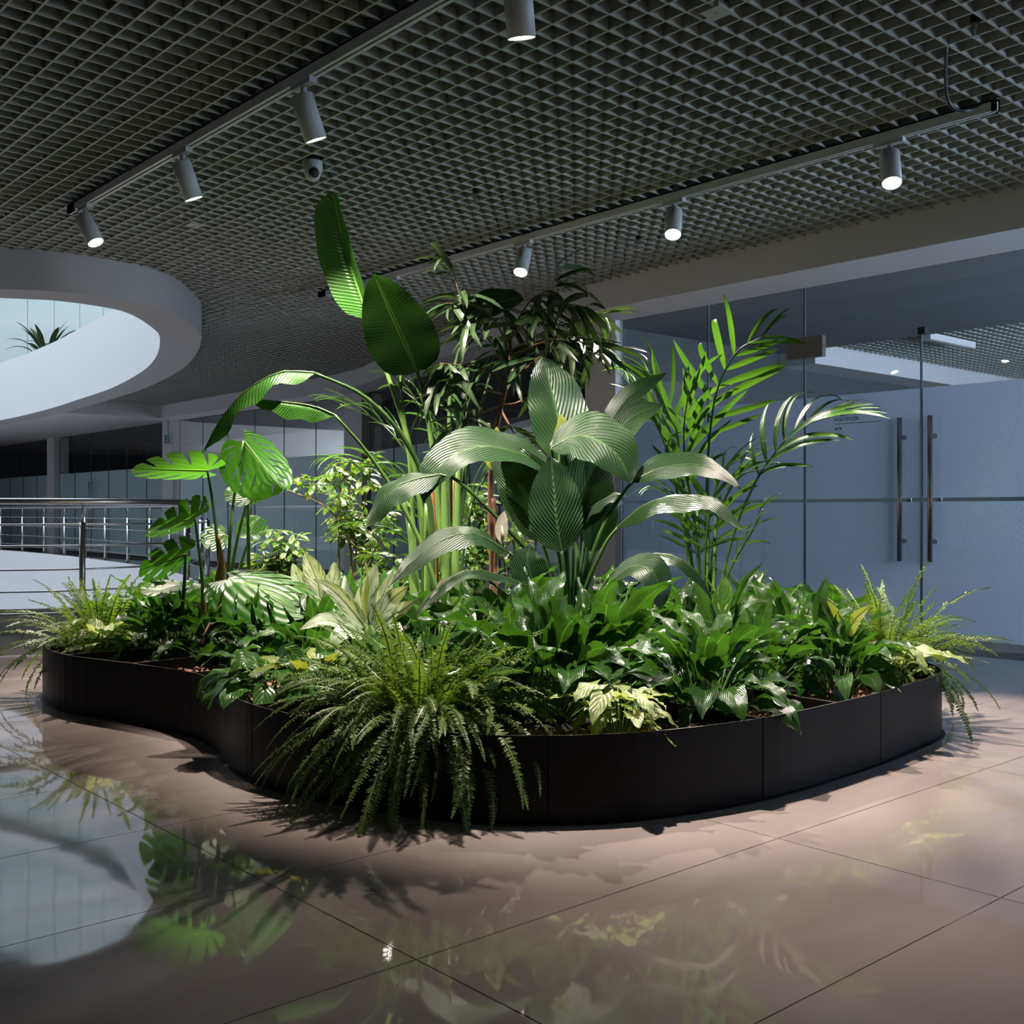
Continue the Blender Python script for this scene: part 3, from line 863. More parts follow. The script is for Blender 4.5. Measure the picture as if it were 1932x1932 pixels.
# clay pebbles: loose fill where the soil shows behind the rim
mb = MB()
ico = []
ph_ = (1 + 5 ** .5) / 2
for s1 in (-1, 1):
    for s2 in (-1, 1):
        ico += [Vector((0, s1, s2 * ph_)), Vector((s1, s2 * ph_, 0)), Vector((s2 * ph_, 0, s1))]
ico = [p.normalized() for p in ico]
icof = []
for i in range(12):
    for j in range(i + 1, 12):
        for k in range(j + 1, 12):
            if all(abs((ico[a] - ico[b]).length - 1.0515) < .05 for a, b in ((i, j), (j, k), (i, k))):
                n_ = (ico[j] - ico[i]).cross(ico[k] - ico[i])
                icof.append((i, j, k) if n_.dot(ico[i]) > 0 else (i, k, j))
front = OUTC[0:19 * 6]
cnt = 0
while cnt < 5200:
    i = rnd.randrange(1, len(front) - 1)
    t = (front[i + 1] - front[i - 1]).normalized()
    dd = rnd.uniform(.01, .34)
    p = front[i] + V2(-t.y, t.x) * dd + t * rnd.uniform(-.06, .06)
    if not inside(p, INN): continue
    r_ = rnd.uniform(.0045, .0085); z = SOIL + r_ * .5 + rnd.uniform(0, .008)
    b0 = len(mb.v)
    sx, sy = rnd.uniform(.85, 1.25), rnd.uniform(.85, 1.15)
    mb.v += [Vector((p.x + q.x * r_ * sx, p.y + q.y * r_ * sy, z + q.z * r_ * .9)) for q in ico]
    for f in icof: mb.quad([b0 + q for q in f])
    cnt += 1
o = build(mb, 'clay_pebbles', M['pebble'], smooth=True)
tag(o, 'reddish brown clay pebbles filling the black planter', 'pebbles', kind='stuff')

# ------------------------------------------------------------------ leaf building
def prof(a, b, w0=0.0):
    tm = a / (a + b); mx = tm ** a * (1 - tm) ** b
    return lambda t: max(0.0, (max(t, 0.0) ** a) * (max(1 - t, 0.0) ** b) / mx * (1 - w0) + w0 * (1 - t) ** 1.2)
P_LANCE = prof(.62, .95)
P_BROAD = prof(.55, .75)
P_PADDLE = prof(.30, .36)
P_PADDLE2 = prof(.36, .68)
P_LINE = prof(.38, .62)
P_HEART = prof(.32, .78, .35)
P_OBOV = prof(.95, .42)

def sweep(mb, pts, nrm, W, pf, fold=0.15, wave=0.0, wn=3.0, lobe=0.0, nl=10, cross=(-1, -.5, 0, .5, 1), m=0, curl=0.0, ph=0.0, droop_edge=0.0):
    """leaf blade along a midrib; normals carried along the curve"""
    P = resample(pts, nl)
    b = len(mb.v); K = len(cross)
    t0 = (P[1] - P[0]).normalized()
    n = (nrm - t0 * nrm.dot(t0)).normalized()
    for i, p in enumerate(P):
        t = i / nl
        tg = (P[min(i + 1, nl)] - P[max(i - 1, 0)]).normalized()
        n = (n - tg * n.dot(tg)).normalized()
        side = tg.cross(n)
        w = W * pf(min(max(t, .004), .999))
        cf, sf = math.cos(fold), math.sin(fold)
        for s in cross:
            a = abs(s)
            off = side * (s * w * cf) + n * (a * w * sf - droop_edge * a * a * w + curl * w * s)
            if wave: off += n * (math.sin(wn * 6.283 * t + ph + (1.7 if s > 0 else 0)) * wave * W * a * a)
            if lobe: off -= tg * (lobe * a ** 1.3 * W * (1 - t) ** 4)
            mb.v.append(p + off)
    for i in range(nl):
        for k in range(K - 1):
            q = (b + i * K + k, b + i * K + k + 1, b + (i + 1) * K + k + 1, b + (i + 1) * K + k)
            mb.quad(q, [(cross[k] * .5 + .5, i / nl), (cross[k + 1] * .5 + .5, i / nl), (cross[k + 1] * .5 + .5, (i + 1) / nl), (cross[k] * .5 + .5, (i + 1) / nl)], m)

def arc(e0, e1, L, start, n=6, side=0.0, power=1.0):
    """points in the local Y-Z plane, elevation going from e0 to e1 (degrees)"""
    p = start.copy(); out = [p.copy()]
    for i in range(n):
        f = ((i + .5) / n) ** power
        e = R(e0 + (e1 - e0) * f)
        p = p + Vector((side * L / n * f, math.cos(e) * L / n, math.sin(e) * L / n)); out.append(p.copy())
    return out

def arch_leaf(name, mats, e0, e1, Lp, Lb, bend, W, pf, pr=.004, fold=.2, wave=.05, lobe=0.0, nl=9, side=0.0, kink=0.0, droop_edge=0.0, roll=0.0, power=1.0):
    mb = MB()
    pp = arc(e0, e1, Lp, Vector((0, 0, 0)), 5, side * .5)
    if Lp > .01: mb.tube(pp, [pr * 1.4, pr * 1.2, pr, pr, pr * .9, pr * .8], 5, m=1)
    bl = arc(e1 - kink, e1 - kink - bend, Lb, pp[-1], 9, side, power)
    e = R(e1 - kink)
    nrm = Vector((math.sin(roll), -math.sin(e) * math.cos(roll), math.cos(e) * math.cos(roll)))
    sweep(mb, bl, nrm, W, pf, fold, wave, 2.5, lobe, nl, ph=rnd.uniform(0, 6), droop_edge=droop_edge)
    return mb.mesh(name, mats, True)

GA = 2.39996
def rosette(root, variants, n, outer=1.0, smin=.8, smax=1.1, jitter=.02, az0=0.0, az_range=None, name='leaf', tilt=8):
    """leaves of a clump: inner upright variants first, outer arching ones last"""
    for i in range(n):
        f = i / max(1, n - 1)
        k = min(len(variants) - 1, max(0, int(f * len(variants) + rnd.uniform(-1, 1))))
        az = az0 + GA * i + rnd.uniform(-.3, .3)
        if az_range: az = az_range[0] + (az_range[1] - az_range[0]) * ((i * .618034) % 1.0)
        r_ = jitter * math.sqrt(f)
        s = rnd.uniform(smin, smax)
        put(name, variants[k], root, (-math.sin(az) * r_, math.cos(az) * r_, 0), (R(rnd.uniform(-tilt, tilt)), R(rnd.uniform(-tilt, tilt)), az), s)

# ------------------------------------------------------------------ peace lilies
LILY = []
for i in range(18):
    f = i / 17
    e0 = 88 - 40 * f ** 1.4; e1 = 84 - 66 * f
    LILY.append(arch_leaf('leaf', [M['lily'], M['stem']], e0, e1 + rnd.uniform(-6, 6), .22 - .10 * f + rnd.uniform(-.03, .03), .19 + rnd.uniform(-.03, .03), 45 + 55 * f + rnd.uniform(-15, 15), .041 + rnd.uniform(-.008, .008), P_LANCE, .0026,
                          fold=rnd.uniform(.1, .4), wave=.2, side=rnd.uniform(-.3, .3), roll=rnd.uniform(-.6, .6)))
def base(u, d, z=SOIL):
    p = plan((u - 966.0) / FPX * d, d, z); return p
def peace_lily(u, d, n, s, label, az0=0.0):
    t = thing('peace_lily', label, 'plant', 'peace lilies in the planter', base(u, d))
    rosette(t, LILY, int(n * 1.3), smin=.72 * s, smax=1.15 * s, jitter=.075 * s, az0=az0, tilt=14)
    return t
peace_lily(322, 5.15, 44, .98, 'bushy green peace lily between the monstera and the left fern')
peace_lily(262, 5.5, 30, .95, 'peace lily behind the monstera stems at the left end')
peace_lily(402, 4.98, 30, .85, 'peace lily at the foot of the monstera stems')
peace_lily(506, 4.78, 44, 1.0, 'peace lily below the silvery drooping monstera leaf')
peace_lily(590, 4.55, 34, .95, 'peace lily behind the trailing pothos')
peace_lily(1030, 3.62, 54, 1.18, 'tall front peace lily right of the big fern')
peace_lily(960, 4.05, 38, 1.2, 'peace lily behind the big front fern')
peace_lily(1130, 3.95, 44, 1.2, 'peace lily below the giant dark leaves')
peace_lily(1190, 4.35, 34, 1.1, 'peace lily deep in the middle of the bed, right of the giant leaves')
peace_lily(1330, 3.62, 48, .98, 'glossy peace lily right of the pale front syngonium')
peace_lily(1425, 4.02, 38, .95, 'peace lily left of the right hand rim divider')
peace_lily(1578, 4.12, 46, .95, 'peace lily beside the right pale syngonium')
peace_lily(1500, 4.6, 34, 1.05, 'peace lily at the back of the right end')
peace_lily(820, 4.6, 30, 1.0, 'peace lily at the foot of the paddle leaf stalks')
peace_lily(900, 5.2, 28, 1.0, 'peace lily at the foot of the slim brown trunk')
for u_, d_, n_, lab_ in ((420, 5.7, 30, 'peace lily at the back of the left end behind the monstera'), (560, 5.35, 30, 'peace lily below the low schefflera'), (640, 5.3, 30, 'peace lily at the foot of the schefflera trunks'),
                         (740, 5.0, 30, 'peace lily between the white leaved aglaonema and the paddle stalks'), (780, 6.1, 26, 'peace lily at the back edge behind the paddle stalks'), (1000, 5.9, 28, 'peace lily at the back edge behind the giant leaves'),
                         (1120, 5.4, 30, 'peace lily behind the giant leaves towards the pillar'), (1230, 5.7, 28, 'peace lily at the back edge left of the palm canes'), (1420, 5.4, 30, 'peace lily at the back edge right of the palm canes'), (1560, 5.1, 28, 'peace lily behind the right fern')):
    peace_lily(u_, d_, n_, 1.05, lab_)
peace_lily(1290, 4.6, 30, 1.0, 'peace lily at the foot of the right palm')

# ------------------------------------------------------------------ ferns
def frond_mesh(L, e0, bend, side, width, npair=42, power=1.0):
    mb = MB()
    P = resample(arc(e0, e0 - bend, L, Vector((0, 0, 0)), 14, side, power), npair)
    mb.tube(P[::3] + [P[-1]], .0016, 3, m=1, caps=False)
    n = Vector((0, -math.sin(R(e0)), math.cos(R(e0))))
    for i in range(2, npair + 1):
        t = i / npair
        p = P[i]; tg = (P[min(i + 1, npair)] - P[i - 1]).normalized()
        n = (n - tg * n.dot(tg)).normalized(); sd = tg.cross(n)
        w = width * min(1, (t / .2) ** .6) * (1 - t ** 2.2) ** .8 + .003
        for s in (-1, 1):
            ax = (sd * s + tg * .28 + n * rnd.uniform(-.6, .35)).normalized()
            hw = L / npair * .40
            l_ = w * rnd.uniform(.85, 1.1)
            tip = p + ax * l_ - n * l_ * .18
            m1 = p + ax * l_ * .15; m2 = p + ax * l_ * .7 + n * .001
            b0 = len(mb.v)
            mb.v += [m1 - tg * hw, m1 + tg * hw * 1.2, m2 + tg * hw * .9, tip, m2 - tg * hw * .8]
            mb.quad((b0, b0 + 1, b0 + 2, b0 + 4), [(.3, 0), (.7, 0), (.7, .7), (.3, .7)])
            mb.quad((b0 + 4, b0 + 2, b0 + 3), [(.3, .7), (.7, .7), (.5, 1)])
    return mb.mesh('frond', [M['fern'], M['stem']])
FR_UP = [frond_mesh(rnd.uniform(.3, .42), rnd.uniform(60, 88), rnd.uniform(35, 110), rnd.uniform(-.5, .5), rnd.uniform(.021, .028), 44, rnd.uniform(.8, 1.8)) for _ in range(9)]
FR_MID = [frond_mesh(rnd.uniform(.32, .46), rnd.uniform(35, 66), rnd.uniform(50, 130), rnd.uniform(-.6, .6), rnd.uniform(.022, .029), 46, rnd.uniform(.7, 1.8)) for _ in range(11)]
FR_LOW = [frond_mesh(rnd.uniform(.40, .58), rnd.uniform(22, 54), rnd.uniform(90, 138), rnd.uniform(-.5, .5), rnd.uniform(.021, .028), 54, rnd.uniform(.6, 1.1)) for _ in range(11)]
def fern(u, d, n_up, n_mid, n_low, s, label, low_range=None, z=SOIL, jit=.08):
    t = thing('boston_fern', label, 'fern', 'boston ferns in the planter', base(u, d, z))
    for n_, V_, r_ in ((n_up, FR_UP, None), (n_mid, FR_MID, None), (n_low, FR_LOW, low_range)):
        if n_: rosette(t, V_ , n_, smin=.8 * s, smax=1.15 * s, jitter=jit, az_range=r_, name='frond', tilt=12, az0=rnd.uniform(0, 6))
AZC = math.pi + R(-YAW)          # azimuth pointing back towards the viewer
fern(795, 3.44, 90, 120, 62, 1.0, 'big arching fern spilling over the front rim of the planter', (AZC - 1.1, AZC + .9), SOIL + .03, .16)
fern(185, 5.3, 40, 60, 18, 1.15, 'fern at the left end of the planter by the railing', (AZC + .6, AZC + 3.2))
fern(1672, 4.6, 44, 64, 16, 1.2, 'fern at the right end of the planter before the glass door', (AZC - 2.6, AZC - .4))

# ------------------------------------------------------------------ syngonium and pothos
SYN = [arch_leaf('leaf', [M['syng'], M['stem']], 88 - 3.5 * i, 74 - 5.5 * i, rnd.uniform(.09, .15), rnd.uniform(.075, .1), rnd.uniform(15, 60), rnd.uniform(.027, .034), P_HEART, .0018, fold=rnd.uniform(-.1, .35), wave=.15, lobe=.9, kink=rnd.uniform(35, 80), nl=8, roll=rnd.uniform(-.5, .5)) for i in range(9)]
def syngonium(u, d, n, s, label):
    t = thing('syngonium', label, 'plant', 'pale syngoniums in the planter', base(u, d))
    rosette(t, SYN, n, smin=.75 * s, smax=1.2 * s, jitter=.03)
syngonium(1170, 3.25, 30, 1.08, 'pale lime syngonium at the middle of the front rim')
syngonium(185, 5.02, 15, 1.15, 'pale lime syngonium in the left end compartment')
syngonium(1690, 4.22, 22, 1.15, 'pale cream syngonium near the right end rim')
POT = [arch_leaf('leaf', [M['pothos'], M['stem']], 80 - 5 * i, 64 - 7 * i, rnd.uniform(.10, .19), rnd.uniform(.10, .13), rnd.uniform(20, 60), rnd.uniform(.036, .046), P_HEART, .0024, fold=rnd.uniform(0, .35), wave=.12, lobe=.7, kink=rnd.uniform(20, 75), nl=8, roll=rnd.uniform(-.5, .5)) for i in range(9)]
POT2 = [arch_leaf('leaf', [M['pothos2'], M['stem']], 86 - 5 * i, 70 - 7 * i, rnd.uniform(.14, .19), rnd.uniform(.08, .11), rnd.uniform(20, 60), rnd.uniform(.03, .038), P_HEART, .0022, fold=rnd.uniform(0, .3), wave=.1, lobe=.7, kink=rnd.uniform(10, 50), nl=8) for i in range(4)]
for u, d, n, lab in ((500, 3.92, 26, 'green pothos spilling over the waist of the planter'), (585, 3.85, 18, 'pothos with yellow young leaves left of the big fern'), (655, 4.0, 16, 'dark broad pothos half hidden by the big fern')):
    t = thing('pothos', lab, 'plant', 'pothos in the planter', base(u, d))
    rosette(t, POT, n, smin=.75, smax=1.15, jitter=.07)
    if u == 585: rosette(t, POT2, 9, smin=.8, smax=1.1, jitter=.06, az0=1.0)

# ------------------------------------------------------------------ leaves placed one by one
def hero(root, pet, blade, W, nrm, mat, pf=P_BROAD, fold=.2, wave=.08, pr=.006, stem='darkstem', lobe=0.0, nl=16, name='leaf', curl=0.0, droop_edge=0.0, wn=3.0):
    mb = MB()
    bl = catmull([at(*p) for p in blade], 6)
    if pet:
        pp = catmull([at(*p) for p in pet] + [bl[0]], 5)
        k = len(pp)
        mb.tube(pp, [pr * (1.5 - .9 * i / k) for i in range(k)], 7, m=1)
    sweep(mb, bl, vdir(*nrm), W, pf, fold, wave, wn, lobe, nl, (-1, -.66, -.33, 0, .33, .66, 1), ph=rnd.uniform(0, 6), curl=curl, droop_edge=droop_edge)
    # midrib as a raised tube on the underside
    rb = resample(bl, 10); mb.tube(rb, [pr * .55 * (1 - .8 * i / 10) for i in range(11)], 5, m=1, caps=False)
    return build(mb, name, [M[mat], M[stem]], root, True)

# trailing pothos leaves over the waist of the rim
pt = [o for o in bpy.data.objects if o.name.startswith('pothos') and o.get('label', '').startswith('green pothos')][0]
def trail(pet, blade, W, nrm):
    o = hero(pt, pet, blade, W, nrm, 'pothos', P_HEART, .15, .08, .003, 'stem', lobe=.5, nl=10)
    o.matrix_parent_inverse = Matrix.Translation(pt.location).inverted()
trail([(500, 1300, 3.85), (478, 1290, 3.8)], [(462, 1296, 3.76), (445, 1302, 3.72), (428, 1316, 3.68), (420, 1340, 3.66)], .05, (-.1, .5, .9))
trail([(500, 1300, 3.9), (465, 1262, 3.95)], [(432, 1268, 3.95), (408, 1274, 3.92), (385, 1290, 3.9), (372, 1318, 3.88)], .045, (-.1, .9, .3))
trail([(500, 1300, 3.9), (470, 1270, 3.85)], [(455, 1270, 3.8), (445, 1282, 3.78), (438, 1296, 3.76), (434, 1306, 3.75)], .04, (.1, .5, .9))
trail([(505, 1300, 3.9), (490, 1260, 3.85)], [(482, 1250, 3.8), (466, 1246, 3.78), (448, 1252, 3.76), (436, 1268, 3.75)], .045, (-.1, .7, .7))
trail([(520, 1300, 3.9), (525, 1260, 3.85)], [(528, 1240, 3.85), (545, 1232, 3.83), (562, 1240, 3.8), (575, 1258, 3.78)], .045, (.1, .7, .7))
trail([(640, 1290, 3.9), (640, 1250, 3.95)], [(636, 1245, 3.95), (620, 1235, 3.95), (610, 1220, 3.97), (606, 1200, 3.98)], .055, (-.2, .2, .9))

# bird of paradise
st = thing('strelitzia', 'tall bird of paradise with upright paddle leaves reaching towards the ceiling', 'plant', loc=(0, 0, 0))
D0 = 5.15
hero(st, [(800, 1200, D0), (798, 1000, D0), (770, 830, D0), (722, 680, D0)], [(694, 596, D0), (668, 520, D0 - .03), (645, 440, D0 - .05), (628, 362, D0 - .06)], .135, (-.55, .15, .85), 'strelitzia', P_PADDLE, .75, .03, .012, 'stem')
hero(st, [(835, 1200, D0), (830, 1000, D0), (818, 860, D0), (800, 750, D0)], [(787, 700, D0), (765, 650, D0 - .09), (738, 590, D0 - .2), (706, 516, D0 - .33)], .165, (.1, -.6, .8), 'strelitzia_shaded', P_PADDLE2, .18, .04, .012, 'stem')
hero(st, [(815, 1200, D0 - .1), (812, 960, D0 - .15), (770, 840, D0 - .2), (690, 750, D0 - .25)], [(592, 703, D0 - .3), (530, 702, D0 - .33), (470, 733, D0 - .35), (420, 785, D0 - .35), (384, 850, D0 - .33)], .078, (-.1, .8, .45), 'strelitzia', P_PADDLE, -.45, .2, .011, 'darkstem')
hero(st, [(850, 1200, D0 - .15), (800, 1040, D0 - .2), (745, 930, D0 - .25), (690, 850, D0 - .3)], [(632, 783, D0 - .35), (590, 766, D0 - .35), (525, 757, D0 - .35), (468, 752, D0 - .33)], .075, (0, .9, .35), 'strelitzia', P_LANCE, -1.0, .10, .009, 'stem')
hero(st, [(860, 1200, D0 + .2), (850, 900, D0 + .25), (850, 740, D0 + .3), (872, 640, D0 + .3)], [(876, 625, D0 + .3), (895, 596, D0 + .3), (930, 575, D0 + .35), (985, 560, D0 + .4)], .12, (.1, .8, .5), 'strelitzia_shaded', P_PADDLE, .2, .04, .010, 'darkstem')
hero(st, [(845, 1200, D0 + .2), (880, 900, D0 + .25), (905, 780, D0 + .3)], [(925, 705, D0 + .3), (960, 685, D0 + .3), (1010, 665, D0 + .35), (1060, 640, D0 + .4)], .10, (.1, .9, .3), 'strelitzia_shaded', P_PADDLE, .2, .04, .009, 'darkstem')
hero(st, [(790, 1200, D0), (775, 900, D0), (762, 780, D0)], [(757, 735, D0), (755, 712, D0), (753, 690, D0), (752, 672, D0)], .018, (0, 0, 1), 'strelitzia', P_LINE, .9, 0, .008, 'stem')
for k, (u0, v0, u1, v1, r_, mt) in enumerate(((790, 1190, 775, 985, .026, 'stem'), (812, 1195, 806, 950, .030, 'stem'), (835, 1200, 838, 880, .030, 'stem'), (858, 1195, 866, 870, .028, 'stem'), (846, 1200, 880, 860, .022, 'darkstem'), (822, 1200, 815, 900, .020, 'sheath'), (868, 1195, 858, 900, .022, 'sheath'), (800, 1195, 762, 930, .018, 'stem'))):
    mb = MB(); dd = D0 - .06 + .02 * k
    pp = catmull([at(u0, v0, dd), at(u0 * .6 + u1 * .4 + (k % 3 - 1) * 3, v0 * .6 + v1 * .4, dd), at(u1, v1, dd)], 6)
    K = len(pp)
    mb.tube(pp, [r_ * (1.15 - .75 * i / K) for i in range(K)], 10)
    build(mb, 'stalk', M[mt], st, True)

# giant peace lily in the middle
gs = thing('giant_peace_lily', 'giant peace lily with huge dark ribbed leaves in the middle of the planter', 'plant')
G = 4.62
BASE = (1075, 1225, G)
def gl(pet, blade, W, nrm, fold=.18, wave=.09, pf=P_BROAD, mat='bigspath', de=0.0):
    hero(gs, [BASE] + pet, blade, W, nrm, mat, pf, fold, wave, .0085, 'darkstem', droop_edge=de)
gl([(1085, 1050, G + .1), (1080, 930, G + .12)], [(1072, 880, G + .12), (1058, 810, G + .14), (1042, 740, G + .16), (1022, 672, G + .2)], .135, (.15, .15, 1), .22)
gl([(1070, 1060, G - .05), (1062, 950, G - .1), (1045, 870, G - .12)], [(1040, 845, G - .14), (1090, 822, G - .18), (1140, 838, G - .22), (1172, 870, G - .24), (1190, 912, G - .25)], .125, (-.25, .75, .75), .12, .06)
gl([(1065, 1060, G - .05), (1050, 950, G - .1), (1040, 895, G - .1)], [(1040, 882, G - .1), (985, 858, G - .15), (915, 842, G - .2), (850, 862, G - .25), (812, 905, G - .27), (798, 950, G - .27)], .115, (.15, .8, .6), .15, .07)
gl([(1040, 1100, G - .1), (960, 1000, G - .2), (870, 912, G - .28)], [(830, 895, G - .3), (780, 905, G - .33), (730, 930, G - .35), (692, 995, G - .36)], .09, (-.2, .75, .55), -.25, .07)
gl([(1040, 1120, G - .2), (1000, 1075, G - .3)], [(960, 1042, G - .35), (900, 1008, G - .42), (850, 1012, G - .45), (790, 1048, G - .5), (732, 1108, G - .52)], .075, (.1, .85, .5), -.15, .08, P_LANCE)
gl([(1045, 1130, G - .25)], [(1005, 1110, G - .35), (940, 1085, G - .45), (880, 1076, G - .5), (815, 1120, G - .55), (770, 1180, G - .55)], .055, (0, .9, .3), -.35, .1, P_LANCE)
gl([(1100, 1100, G - .1), (1140, 990, G - .15), (1180, 925, G - .18)], [(1196, 908, G - .2), (1240, 885, G - .2), (1300, 876, G - .2), (1350, 888, G - .2), (1398, 922, G - .2)], .085, (.1, .85, .55), .05, .05, P_LANCE)
gl([(1105, 1110, G - .15), (1140, 1030, G - .2)], [(1165, 995, G - .22), (1220, 950, G - .25), (1290, 935, G - .28), (1355, 945, G - .3), (1408, 1005, G - .3)], .105, (-.1, .9, .25), -.3, .06)
gl([(1060, 1080, G - .05)], [(1045, 1010, G - .08), (1020, 950, G - .1), (990, 890, G - .1), (945, 845, G - .1)], .12, (-.3, -.3, .9), .2, .06)
gl([(1080, 1080, G - .02)], [(1080, 1000, G - .02), (1095, 940, G), (1118, 890, G + .02), (1150, 850, G + .05)], .13, (.25, -.3, .9), .2, .06)
gl([(1065, 1090, G - .15)], [(1060, 1040, G - .18), (1050, 980, G - .2), (1045, 920, G - .2), (1040, 862, G - .2)], .115, (0, -.4, 1), .3, .06)
gl([(1040, 1080, G + .05)], [(1022, 1020, G + .05), (995, 960, G + .06), (965, 900, G + .08), (925, 845, G + .1)], .085, (-.3, -.2, .8), .3, .06)
gl([(1100, 1050, G + .1), (1115, 920, G + .12)], [(1125, 872, G + .14), (1150, 800, G + .16), (1190, 745, G + .2), (1258, 703, G + .25)], .06, (.45, .3, .8), .25, .08, P_LANCE)
gl([(1105, 1050, G + .1), (1120, 930, G + .12)], [(1132, 862, G + .14), (1160, 820, G + .16), (1195, 785, G + .18), (1252, 762, G + .2)], .075, (.1, .5, .8), .2, .06, P_LANCE)
gl([(1120, 1140, G - .25)], [(1150, 1085, G - .3), (1200, 1050, G - .35), (1270, 1048, G - .4), (1320, 1085, G - .42), (1350, 1145, G - .42)], .07, (0, .95, .2), -.4, .08, P_LANCE)
gl([(1110, 1150, G - .3)], [(1150, 1100, G - .4), (1195, 1068, G - .45), (1235, 1085, G - .5), (1248, 1150, G - .5)], .075, (-.1, .85, .4), .1, .06)
gl([(1040, 1160, G - .3)], [(1010, 1110, G - .35), (1000, 1080, G - .36), (995, 1055, G - .36), (1000, 1030, G - .34)], .075, (-.1, .2, .9), .2, .05)
gl([(1110, 1080, G + .05)], [(1115, 1040, G + .05), (1125, 1000, G + .05), (1140, 960, G + .05), (1150, 925, G + .05)], .075, (.3, .2, .9), .3, .06)
gl([(1090, 1060, G), (1085, 1010, G)], [(1095, 985, G - .02), (1120, 955, G - .05), (1155, 935, G - .08), (1190, 935, G - .1)], .07, (-.1, .9, .3), -.2, .08, P_LANCE)
hero(gs, [(1070, 1000, G + .05), (1056, 880, G + .02)], [(1055, 842, G), (1058, 825, G), (1062, 806, G), (1056, 780, G)], .034, (0, 0, 1), 'pothos2', P_LANCE, .25, .05, .004, 'stem')
hero(gs, [(1020, 1100, G + .2), (950, 950, G + .25)], [(936, 890, G + .25), (934, 865, G + .25), (933, 840, G + .25), (938, 805, G + .25)], .05, (0, 0, 1), 'pothos2', P_LANCE, .25, .05, .004, 'stem')
for u0, v0, u1, v1, dd in ((955, 1180, 948, 966, 4.3), (815, 1230, 826, 1096, 4.2)):
    fl = MB()
    up = v1 < 1000
    pts = [at(u0, v0, dd), at((u0 + u1) / 2 + 2, (v0 + v1) / 2 + 20, dd), at(u1 + 1, v1 + (58 if up else 22), dd)]
    fl.tube(catmull(pts, 5), .003, 6, m=1)
    bl = [at(u1 + 1, v1 + 58, dd), at(u1 - 2, v1 + 40, dd), at(u1 - 1, v1 + 20, dd), at(u1 + 4, v1 - 2, dd)] if up else [at(u1, v1 + 22, dd), at(u1 + 3, v1 + 8, dd), at(u1 + 18, v1 - 2, dd), at(u1 + 48, v1 - 12, dd)]
    sweep(fl, catmull(bl, 4), vdir(0, .2, 1), .028 if up else .016, P_BROAD, .45 if up else .9, .03, nl=12)
    f_ = build(fl, 'flower', [M['spathe'], M['stem']], gs, True)
    sp = MB(); c0, c1 = at(u1 + 1, v1 + 52, dd - .012), at(u1 - 1, v1 + 26, dd - .016)
    if up:
        sp.tube([c0, c0.lerp(c1, .5), c1], [.006, .006, .003], 8); build(sp, 'spadix', M['spadix'], f_, True)

# monstera
def monstera(root, pet, attach, tip, W, nrm, holes=False, nsec=7, cup=.0, mat='monstera', bendz=0.0, pr=.007, stem='stem', fold=(0.0, 0.0), gap=.16):
    """heart shaped blade cut into sectors that fan out from the midrib; slits open to the margin or closed as holes"""
    mb = MB()
    A, B = at(*attach), at(*tip)
    if pet:
        pp = catmull([at(*p) for p in pet] + [A], 5); K = len(pp)
        mb.tube(pp, [pr * (1.5 - .8 * i / K) for i in range(K)], 8, m=1)
    ax = B - A; L = ax.length; ax.normalize()
    n = vdir(*nrm); n = (n - ax * n.dot(ax)).normalized(); sd = ax.cross(n)
    def O(th):          # outline point (across, along) for an angle measured from the tip
        f = th / math.pi
        x = W * math.sin(th) ** .85 * (1.0 + .10 * math.cos(th - 1.9))
        y = L * (.38 + (.62 * math.cos(th) if th < math.pi / 2 else .60 * math.cos(th)))
        if th < .5: x *= .75 + .5 * th
        return x, y
    def I(th):
        d_ = math.degrees(th)
        return 0.0 if d_ > 105 else L * .86 * (1 - d_ / 105)
    def P(th, s, sg):
        ox, oy = O(th); iy = I(th)
        x = ox * s; y = iy + (oy - iy) * (s - .10 * math.sin(math.pi * s))
        fo = fold[0] if sg < 0 else fold[1]
        t_ = max(0.0, y / L)
        z = cup * (x / W) ** 2 * W - bendz * L * t_ ** 2 - x * math.sin(fo)
        return A + ax * y + sd * (sg * x * math.cos(fo)) + n * z
    S = (0, .16, .32, .46, .60, .74, .88, 1.0)
    TH = [R(166 - 166 * (i / nsec) ** .92) for i in range(nsec + 1)]
    for sg in (-1, 1):
        for i in range(nsec):
            t0, t1 = TH[i], TH[i + 1]
            b0 = len(mb.v); uvr = []
            for s in S:
                if holes: g_ = gap * 1.5 * math.sin(math.pi * min(1, max(0, (s - .30) / .56))) if i % 2 == (0 if sg > 0 else 1) else gap * .25 * max(0, s - .5)
                else: g_ = 0.0 if s < .36 else gap * (.35 + .65 * (s - .36) / .64)
                lo = 0 if i == 0 else g_; hi = 0 if i == nsec - 1 else g_
                rs = s * (.965 if s > .95 else 1)
                a0 = t0 + (t1 - t0) * lo; a1 = t1 - (t1 - t0) * hi
                for th, sr in ((a0, rs), ((a0 + a1) / 2, s), (a1, rs)):
                    mb.v.append(P(max(th, .0005), sr, sg)); uvr.append((.5 + .5 * sg * s, 1 - th / math.pi))
            for r_ in range(len(S) - 1):
                for c_ in range(2):
                    q = [r_ * 3 + c_, r_ * 3 + c_ + 1, (r_ + 1) * 3 + c_ + 1, (r_ + 1) * 3 + c_]
                    if sg > 0: q = q[::-1]
                    mb.quad([b0 + k for k in q], [uvr[k] for k in q])
    rb = [A + ax * (L * t) + n * (-bendz * L * t * t - .002) for t in (0, .25, .5, .75, .97)]
    mb.tube(rb, [.005, .004, .003, .002, .001], 5, m=1, caps=False)
    return build(mb, 'leaf', [M[mat], M[stem]], root, True)
mo = thing('monstera', 'monstera with split glossy leaves at the left end of the planter', 'plant')
DM = 5.1
